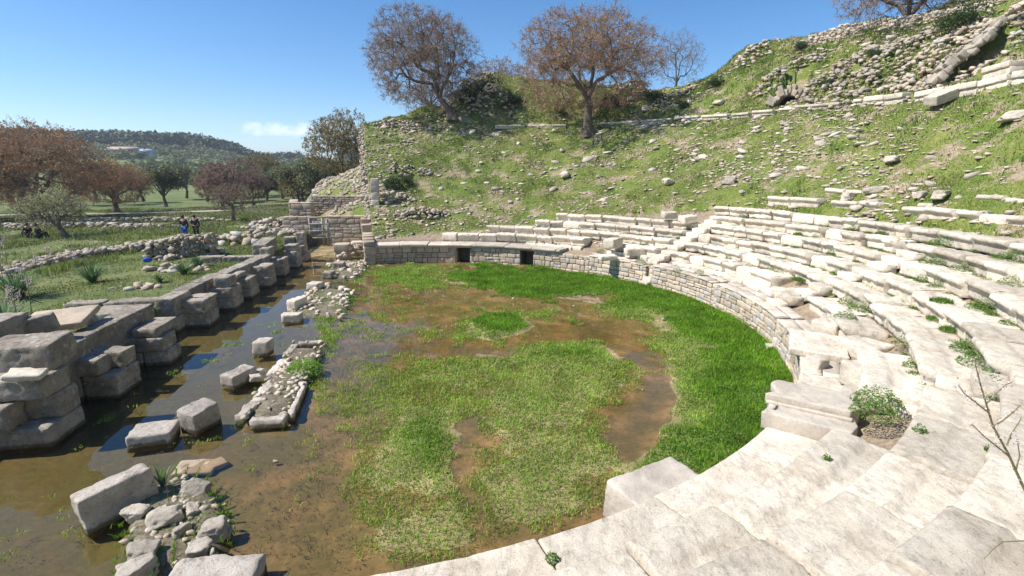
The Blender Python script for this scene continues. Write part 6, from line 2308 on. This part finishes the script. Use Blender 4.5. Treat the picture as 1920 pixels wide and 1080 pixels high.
c = at(418, 392, 0.6); put(t10, c, 0, 0.5); tag(t10, 'broad dull brown tree in the middle of the far meadow', 'tree')
copy_thing(t10, at(455, 388, 0.6) + [0, 3, 0], (0, 0, 2.2), 0.42, 'brown tree tucked right behind the broad dull brown tree')
copy_thing(t10, at(345, 388, 0.6) + [0, 9, 0], (0, 0, 4.2), (0.5, 0.5, 0.5), 'grey brown tree behind the first olive tree')
copy_thing(t10, at(300, 386, 0.6) + [0, 22, 0], (0, 0, 0.7), 0.6, 'hazy brown tree between the huge tree and the olives')
t11 = bare_tree('bare_tree', 11, 6.0, 0.3, 52, M['seed_ochre'], crown_c=0.5, fork=0.15, seeds=7, spec=0.14, tw=0.02)
c = at(345, 382, 0.6); put(t11, c + [0, 25, 0], 0, 0.72); tag(t11, 'ochre leaved tree behind the olive grove', 'tree')
copy_thing(t11, at(535, 384, 0.6) + [0, 6, 0], (0, 0, 2.0), (0.7, 0.6, 0.5), 'ochre leaved tree left of the terrace wall')
copy_thing(t11, at(575, 384, 0.6) + [0, 14, 0], (0, 0, 3.3), (0.7, 0.6, 0.5), 'second ochre leaved tree behind the ashlar corner')
copy_thing(t11, at(482, 384, 0.6) + [0, 12, 0], (0, 0, 4.3), (0.45, 0.45, 0.42), 'small ochre tree between the brown tree and the olives')
t12 = bare_tree('bare_tree', 3.9, 1.9, 0.16, 58, M['seed_dull'], crown_c=0.6, fork=0.33, seeds=0, droop=-0.3)
put(t12, at(440, 420, 0.65)); tag(t12, 'small pruned bare tree standing near the boulder heap', 'tree')
t13 = bare_tree('bare_tree', 3.4, 2.2, 0.2, 63, M['bud_green'], crown_c=0.6, fork=0.25, seeds=2, spec=0.05, lean=(-0.9, 0), levels=6)
put(t13, at(128, 447, 0.75)); tag(t13, 'leaning young tree with pale green leaves in the meadow ruins', 'tree')


def leaf_tree(name, h, r, trunk_h, mat, seed, n=2600, size=0.1, lumps=9, trunk_r=0.2, forked=True):
    rs = np.random.RandomState(seed)
    root = empty(name)
    mb = MB()
    top = np.array([rs.uniform(-.3, .3), 0, trunk_h])
    tube(mb, np.zeros(3), top, trunk_r * 1.3, trunk_r * 0.8, 8)
    cs = []
    for k in range(lumps):
        a = rs.uniform(0, 6.283); q_ = r * 0.6 * math.sqrt(rs.rand())
        c = np.array([q_ * math.cos(a), q_ * math.sin(a), trunk_h + (h - trunk_h) * rs.uniform(0.3, 0.8)])
        cs.append((c, r * rs.uniform(0.3, 0.5)))
        tube(mb, top, c, trunk_r * 0.5, trunk_r * 0.15, 5)
    mb.obj('trunk', M['bark'], parent=root)
    mb = MB()
    P_ = []
    for c, rr in cs:
        m = n // lumps
        d = rs.normal(size=(m, 3)); d /= np.linalg.norm(d, axis=1, keepdims=True)
        q_ = rr * rs.uniform(0.45, 1.1, (m, 1)) * (1 + 0.25 * fbm(d * 2.5 + seed, seed, 2))[:, None]
        P_.append(c + d * q_ * np.array([1, 1, 0.8]))
    P_ = np.concatenate(P_)
    leaves(P_, np.full(len(P_), size), rs, mb, 0.1)
    mb.obj('crown', mat, parent=root)
    return root


ol = [leaf_tree('olive_tree', 5.2, 2.8, 1.3, M['olive'], 5 + i, 5200, 0.13, 11) for i in range(3)]
OL = [(312, 388, 1.0, 'round olive tree with a leaning trunk near the path'), (215, 388, .55, 'small olive bush left of the leaning olive'), (225, 382, 0.9, 'olive tree in the shade behind the rust brown trees'), (585, 384, 1.15, 'big dark olive beside the ochre tree'), (560, 380, 1.0, 'dark olive tree behind the terrace wall corner'), (270, 378, .9, 'grey green olive further back in the grove'),
      (390, 378, .9, 'olive crown showing left of the broad brown tree'), (440, 376, 1.0, 'olive crown peeping over the broad brown tree'), (500, 378, .9, 'olive tree before the hillside right of the brown trees'), (180, 376, 1.1, 'tall dark olive left in the grove'), (350, 372, 1.0, 'distant olive in line behind the ochre tree'), (530, 372, 1., 'far olive over the low brown tree'), (610, 374, 1.2, 'olive tree beside the stony mound'),
      (140, 384, .9, 'olive tree glimpsed under the huge rust brown tree'), (20, 384, 1.0, 'olive tree glimpsed below the left border crown')]
for k, (u, v, s_, lb) in enumerate(OL):
    c = at(u, v, 0.6)
    if k < 3:
        o = ol[k]; o.location = [float(x) for x in c]; o.scale = (s_, s_, s_); tag(o, lb, 'olive tree', 'olive trees in the far meadow')
    else:
        copy_thing(ol[k % 3], c, (0, 0, k * 1.3), s_, lb)

# shrubs on the slope
shr = leaf_tree('shrub', 1.6, 1.5, 0.2, M['shrub'], 71, 3200, 0.06, 9, 0.05)
SH = [(880, 195, 1.25, 'dense dark shrub between the trunk of the leaning tree and the rubble'), (915, 178, 1.1, 'dark shrub climbing the stony knoll'), (1150, 200, .8, 'green shrub in the brush behind the rust brown tree'), (960, 200, .9, 'low shrub left of the rust brown tree trunk'), (1800, 62, .9, 'dark green shrub rooted in the tumbledown wall'), (1660, 25, .7, 'shrub on top of the rubble wall between two trees'),
      (1225, 195, .8, 'dark shrub at the grey broken wall line'), (1050, 215, .6, 'small green shrub above the cornice'), (740, 355, .7, 'bluish green bush beside the grey pillar'), (765, 345, .5, 'small bush right of the bluish one'), (1500, 95, .5, 'bush clinging to the left end of the rubble wall'), (1340, 165, .6, 'low bush on the grassy hump'), (1550, 165, .45, 'grassy bush near the vaulted opening'), (1640, 110, .4, 'small bush on the rubble bank'), (1280, 205, .5, 'bush just above the cornice line')]
for k, (u, v, s_, lb) in enumerate(SH):
    c = hit(u, v) - np.array([0, 0, 0.15])
    if k == 0:
        put(shr, c, 0, s_); tag(shr, lb, 'shrub', 'shrubs of the upper slope')
    else: copy_thing(shr, c, (0, 0, k * 1.7), s_, lb)

# ------------------------------------------------------------------ far hills
def hill_z(x, y):
    d = np.hypot(x, y)
    az = np.degrees(np.arctan2(x, y))
    # ridge height above the eye along each bearing
    H_ = np.interp(az, [-70, -48, -42, -36, -31, -28, -26, -24.5, -22, -19, -10, 20], [16, 18, 20, 20, 19, 14, 9, 8, 11, 12, 12, 9])
    t = np.clip((d - 120) / 380, 0, 1)
    z = H_ * (t * t * (3 - 2 * t)) + 0.4
    z = np.where(d > 520, H_ + 0.4 - (d - 520) * 0.03, z)
    return z + n2(x, y, 0.012, 81) * 3.0 * t + n2(x, y, 0.05, 82) * 0.8 * t


az = np.radians(np.arange(-75, 25, 0.5)); dd = np.concatenate([np.arange(70, 560, 7), np.arange(570, 1500, 60)])
A_, D_ = np.meshgrid(az, dd, indexing='ij')
X = D_ * np.sin(A_); Y = D_ * np.cos(A_); Z = hill_z(X, Y)
V = np.stack([X.ravel(), Y.ravel(), Z.ravel()], 1); n, m = X.shape
i = np.arange(n - 1)[:, None] * m + np.arange(m - 1)[None, :]
F = np.stack([i, i + 1, i + m + 1, i + m], -1).reshape(-1, 4)[:, ::-1]
b = MB(); b.add(V, F); tag(b.obj('hills', M['hills'], smooth=True), kind='structure')


def forest(name, n, dlo, dhi, azlo, azhi, smin, smax, mat, lab, thr, seed, tall=1.0, dens_seed=83):
    rs = np.random.RandomState(seed)
    lib = []
    for k in range(5):
        p_, F = lattice(3, 3, 3)
        q_ = p_ / np.linalg.norm(p_, axis=1, keepdims=True)
        q_ = q_ * (1 + 0.35 * fbm(q_ * 2 + k * 9, k, 2))[:, None]
        lib.append((q_, F))
    mb = MB()
    a = np.radians(rs.uniform(azlo, azhi, n)); d = np.sqrt(rs.uniform(dlo ** 2, dhi ** 2, n))
    x, y = d * np.sin(a), d * np.cos(a)
    k = n2(x, y, 0.018, dens_seed) > thr
    x, y, d = x[k], y[k], d[k]
    z = hill_z(x, y); s_ = rs.uniform(smin, smax, len(x))
    m = 26
    dirs = rs.normal(size=(len(x), m, 3)); dirs /= np.linalg.norm(dirs, axis=2, keepdims=True)
    rad = rs.uniform(0.3, 1.0, (len(x), m, 1)) * (s_ * 0.8)[:, None, None]
    pos = np.stack([x, y, z + s_ * 0.85 * tall], 1)[:, None, :] + dirs * rad * np.array([1, 1, tall])
    leaves(pos.reshape(-1, 3), np.repeat(s_ * 0.28, m), rs, mb, 0.3)
    tag(mb.obj(name, mat), lab, 'forest', kind='stuff')


forest('pine_forest', 6500, 395, 520, -66, -27, 3.0, 5.0, M['pine'], 'dark pine wood along the crest of the far hill', -0.9, 1, 1.25)
forest('pine_forest', 1500, 400, 520, -27, -14, 2.5, 4.2, M['pine'], 'lower dark pine wood at the right end of the far hill', -0.3, 2, 1.2)
forest('olive_grove', 3600, 110, 400, -66, -14, 2.0, 3.4, M['olive'], 'grey green olive groves dotting the hillside', 0.0, 3, 0.85, 85)

# far farmhouses
def house(u, v, dist, w_, dp, h, roofm, lab):
    d = rayd(u, v); dd_ = d / np.hypot(d[0], d[1]) * dist
    x, y = dd_[0], dd_[1]; z = float(hill_z(np.array([x]), np.array([y]))[0]) 
    z = max(z, CAM_H + dd_[2] - 0.5)
    root = empty('farmhouse', (x, y, z - 1.0))
    mb = MB(); V, F = lattice(1, 1, 1); mb.add(V * [w_ / 2, dp / 2, h / 2 + .5] + [0, 0, h / 2 + .5], F)
    mb.obj('wall', M['plaster'], parent=root)
    mb = MB(); e = 0.5
    V = np.array([[-w_ / 2 - e, -dp / 2 - e, 0], [w_ / 2 + e, -dp / 2 - e, 0], [w_ / 2 + e, dp / 2 + e, 0], [-w_ / 2 - e, dp / 2 + e, 0], [-w_ / 2 + 1, 0, 1.8], [w_ / 2 - 1, 0, 1.8]]) + [0, 0, h + 1.0]
    mb.add(V, np.array([[0, 1, 5, 4], [2, 3, 4, 5]])); mb.F.append(np.array([[1, 2, 5], [3, 0, 4]])); mb.F.append(np.array([[3, 2, 1, 0]]))
    mb.obj('roof', roofm, parent=root)
    for k in range(4):
        mb = MB(); V, F = lattice(1, 1, 1); mb.add(V * [0.6, 0.05, 0.6] + [-w_ / 2 + w_ * (k + 0.5) / 4, -dp / 2 - 0.04, h * 0.55 + .8], F)
        mb.obj('window', M['window'], parent=root)
    tag(root, lab, 'farmhouse', 'farmhouses on the far hillside')


house(233, 292, 330, 16, 7, 3.0, M['tile'], 'long pale farmhouse with a red roof on the far hillside')
house(271, 294, 325, 9, 6, 2.6, M['blue_roof'], 'small far building with a blue roof right of the farmhouse')

# ------------------------------------------------------------------ people and small things
def person(loc, rz, top, bottom, lab, h=1.68, seated=False, arm=0.0):
    J = {'pelvis': (0, 0, 0.95), 'waist': (0, 0, 1.1), 'chest': (0, 0, 1.32), 'neck': (0, 0.0, 1.47), 'head': (0, 0.02, 1.56), 'crown': (0, 0.02, 1.68),
         'shl': (-0.18, 0, 1.4), 'ell': (-0.26, 0.03, 1.14), 'hal': (-0.2, 0.22, 1.2), 'shr': (0.18, 0, 1.4), 'elr': (0.24, 0.02, 1.12), 'har': (0.22, 0.08, 0.86),
         'hipl': (-0.09, 0, 0.9), 'knl': (-0.1, 0.02, 0.5), 'ankl': (-0.1, 0, 0.09), 'tol': (-0.11, 0.16, 0.04), 'hipr': (0.09, 0, 0.9), 'knr': (0.1, 0.02, 0.5), 'ankr': (0.1, 0, 0.09), 'tor': (0.11, 0.16, 0.04)}
    if seated:
        J.update({k: (v[0], v[1], v[2] - 0.65) for k, v in J.items() if k in ('pelvis', 'waist', 'chest', 'neck', 'head', 'crown', 'shl', 'ell', 'hal', 'shr', 'elr', 'har', 'hipl', 'hipr')})
        J.update({'knl': (-0.13, 0.4, 0.5), 'knr': (0.13, 0.4, 0.5), 'ankl': (-0.12, 0.55, 0.09), 'ankr': (0.12, 0.55, 0.09), 'tol': (-0.12, 0.7, 0.05), 'tor': (0.12, 0.7, 0.05), 'hal': (-0.1, 0.35, 0.6), 'har': (0.1, 0.35, 0.6), 'pelvis': (0, 0, 0.22), 'hipl': (-0.09, 0.02, 0.2), 'hipr': (0.09, 0.02, 0.2)})
    E = [('pelvis', 'waist'), ('waist', 'chest'), ('chest', 'neck'), ('neck', 'head'), ('head', 'crown'), ('chest', 'shl'), ('shl', 'ell'), ('ell', 'hal'), ('chest', 'shr'), ('shr', 'elr'), ('elr', 'har'), ('pelvis', 'hipl'), ('hipl', 'knl'), ('knl', 'ankl'), ('ankl', 'tol'), ('pelvis', 'hipr'), ('hipr', 'knr'), ('knr', 'ankr'), ('ankr', 'tor')]
    Rr = {'pelvis': 0.135, 'waist': 0.12, 'chest': 0.14, 'neck': 0.055, 'head': 0.085, 'crown': 0.07, 'shl': 0.065, 'shr': 0.065, 'ell': 0.045, 'elr': 0.045, 'hal': 0.032, 'har': 0.032, 'hipl': 0.095, 'hipr': 0.095, 'knl': 0.06, 'knr': 0.06, 'ankl': 0.042, 'ankr': 0.042, 'tol': 0.035, 'tor': 0.035}
    names = list(J)
    def skin(sub, scale, name, mat):
        me = bpy.data.meshes.new(name)
        ns = [k for k in names if k in sub]
        me.from_pydata([J[k] for k in ns], [(ns.index(a), ns.index(b)) for a, b in E if a in ns and b in ns], [])
        ob = bpy.data.objects.new(name, me); COL.objects.link(ob)
        md = ob.modifiers.new('s', 'SKIN'); sb = ob.modifiers.new('u', 'SUBSURF'); sb.levels = sb.render_levels = 1
        lay = me.skin_vertices[0].data if me.skin_vertices else None
        for i, k in enumerate(ns):
            lay[i].radius = (Rr[k] * scale, Rr[k] * scale * (0.8 if k in ('waist', 'chest', 'pelvis') else 1))
            lay[i].use_root = (i == 0)
        me.materials.append(mat)
        bpy.context.view_layer.update()
        dg = bpy.context.evaluated_depsgraph_get()
        nm = bpy.data.meshes.new_from_object(ob.evaluated_get(dg))
        ob.modifiers.clear(); ob.data = nm
        return ob
    body = skin(names, 1.0, 'person', M['skin'])
    body.location = [float(a) for a in loc]; body.rotation_euler = (0, 0, rz); s_ = h / 1.68; body.scale = (s_, s_, s_)
    a = skin(['waist', 'chest', 'shl', 'ell', 'shr', 'elr', 'pelvis', 'hal', 'har'], 1.14, 'jacket', top); a.parent = body
    a = skin(['pelvis', 'hipl', 'knl', 'ankl', 'hipr', 'knr', 'ankr'], 1.16, 'trousers', bottom); a.parent = body
    mb = MB(); p_, F = lattice(4, 4, 4); q_ = p_ / np.linalg.norm(p_, axis=1, keepdims=True); q_ = q_ * (1 + 0.08 * fbm(q_ * 4, 1, 2))[:, None]
    hc = np.array(J['crown']); mb.add(q_ * [0.1, 0.1, 0.115] + hc + [0, -0.03, -0.035], F)
    mb.obj('hair', M['hair'], parent=body, smooth=True)
    tag(body, lab, 'person')


c = at(349, 452, 0.72)
person((c[0], c[1], 0.72), 0.0, M['black_cloth'], M['blue_cloth'], 'person in a black top and blue trousers seen from behind beyond the rubble wall')
c = at(359, 451, 0.72)
person((c[0] + .25, c[1] + 0.25, 0.72), 0.15, M['black_cloth'], M['black_cloth'], 'person all in black standing right beside the one in blue trousers', 1.66)
c = at(55, 447, 0.72)
person((c[0], c[1], 0.72), 1.2, M['black_cloth'], M['black_cloth'], 'person in dark clothes sitting on the ground beside the pale green tree', seated=True)
c = at(74, 449, 0.72)
person((c[0], c[1], 0.72), -1.4, M['black_cloth'], M['black_cloth'], 'second person in dark clothes sitting nearer the pale green tree trunk', seated=True)
c = at(276, 486, 1.2)
V, F = rock_arr(6, 9, 9, .05, .8)
mb = MB(); mb.add(V * [0.22, 0.16, 0.2], F); o = mb.obj('blue_bag', M['blue_cloth']); o.location = (c[0], c[1], 1.15)
tag(o, 'small blue bag left on the low rubble wall', 'bag')
c = at(2, 458, 0.7)
root = empty('fence_post', (c[0], c[1], 0.7)); mb = MB(); tube(mb, np.zeros(3), np.array([0, 0, 1.3]), 0.05, 0.045, 8); mb.obj('post', M['post'], parent=root)
mb = MB(); tube(mb, np.array([0, 0, 1.3]), np.array([0, 0, 1.36]), 0.06, 0.02, 8); mb.obj('cap', M['post'], parent=root)
tag(root, 'thin dark post in the meadow at the left border', 'post')
# tiny litter and stones on the orchestra grass
for k, (u, v, s_, lb) in enumerate([(1243, 601, 0.07, 'white stone chip on the green ring of grass'), (860, 535, 0.06, 'yellowish chip at the mud edge before the doorways'), (1076, 576, 0.06, 'pale chip near the centre mud'), (962, 562, .06, 'brown stone chip in the mud before the right doorway')]):
    V, F = rock_arr(5, 60 + k, 8, .05, .7); mb = MB(); mb.add(V * s_, F); c = at(u, v, 0.05); o = mb.obj('stone_chip', M['rock_obj']); o.location = (c[0], c[1], 0.1)
    tag(o, lb, 'stone chip')

# ------------------------------------------------------------------ thin haze over the whole place
hz = bpy.data.materials.new('thin_haze'); hz.use_nodes = True
nt = hz.node_tree
for n_ in list(nt.nodes): nt.nodes.remove(n_)
o_ = N(nt, 'ShaderNodeOutputMaterial'); v_ = N(nt, 'ShaderNodeVolumePrincipled')
v_.inputs['Color'].default_value = (0.80, 0.88, 1.0, 1); v_.inputs['Density'].default_value = 0.0004; v_.inputs['Anisotropy'].default_value = 0.2
nt.links.new(v_.outputs[0], o_.inputs['Volume'])
mb = MB(); V, F = lattice(1, 1, 1)
mb.add(V * np.array([5200, 5200, 40]) + np.array([0, 0, 38.0]), F)
tag(mb.obj('haze', hz), kind='stuff')
SC.cycles.volume_bounces = 0
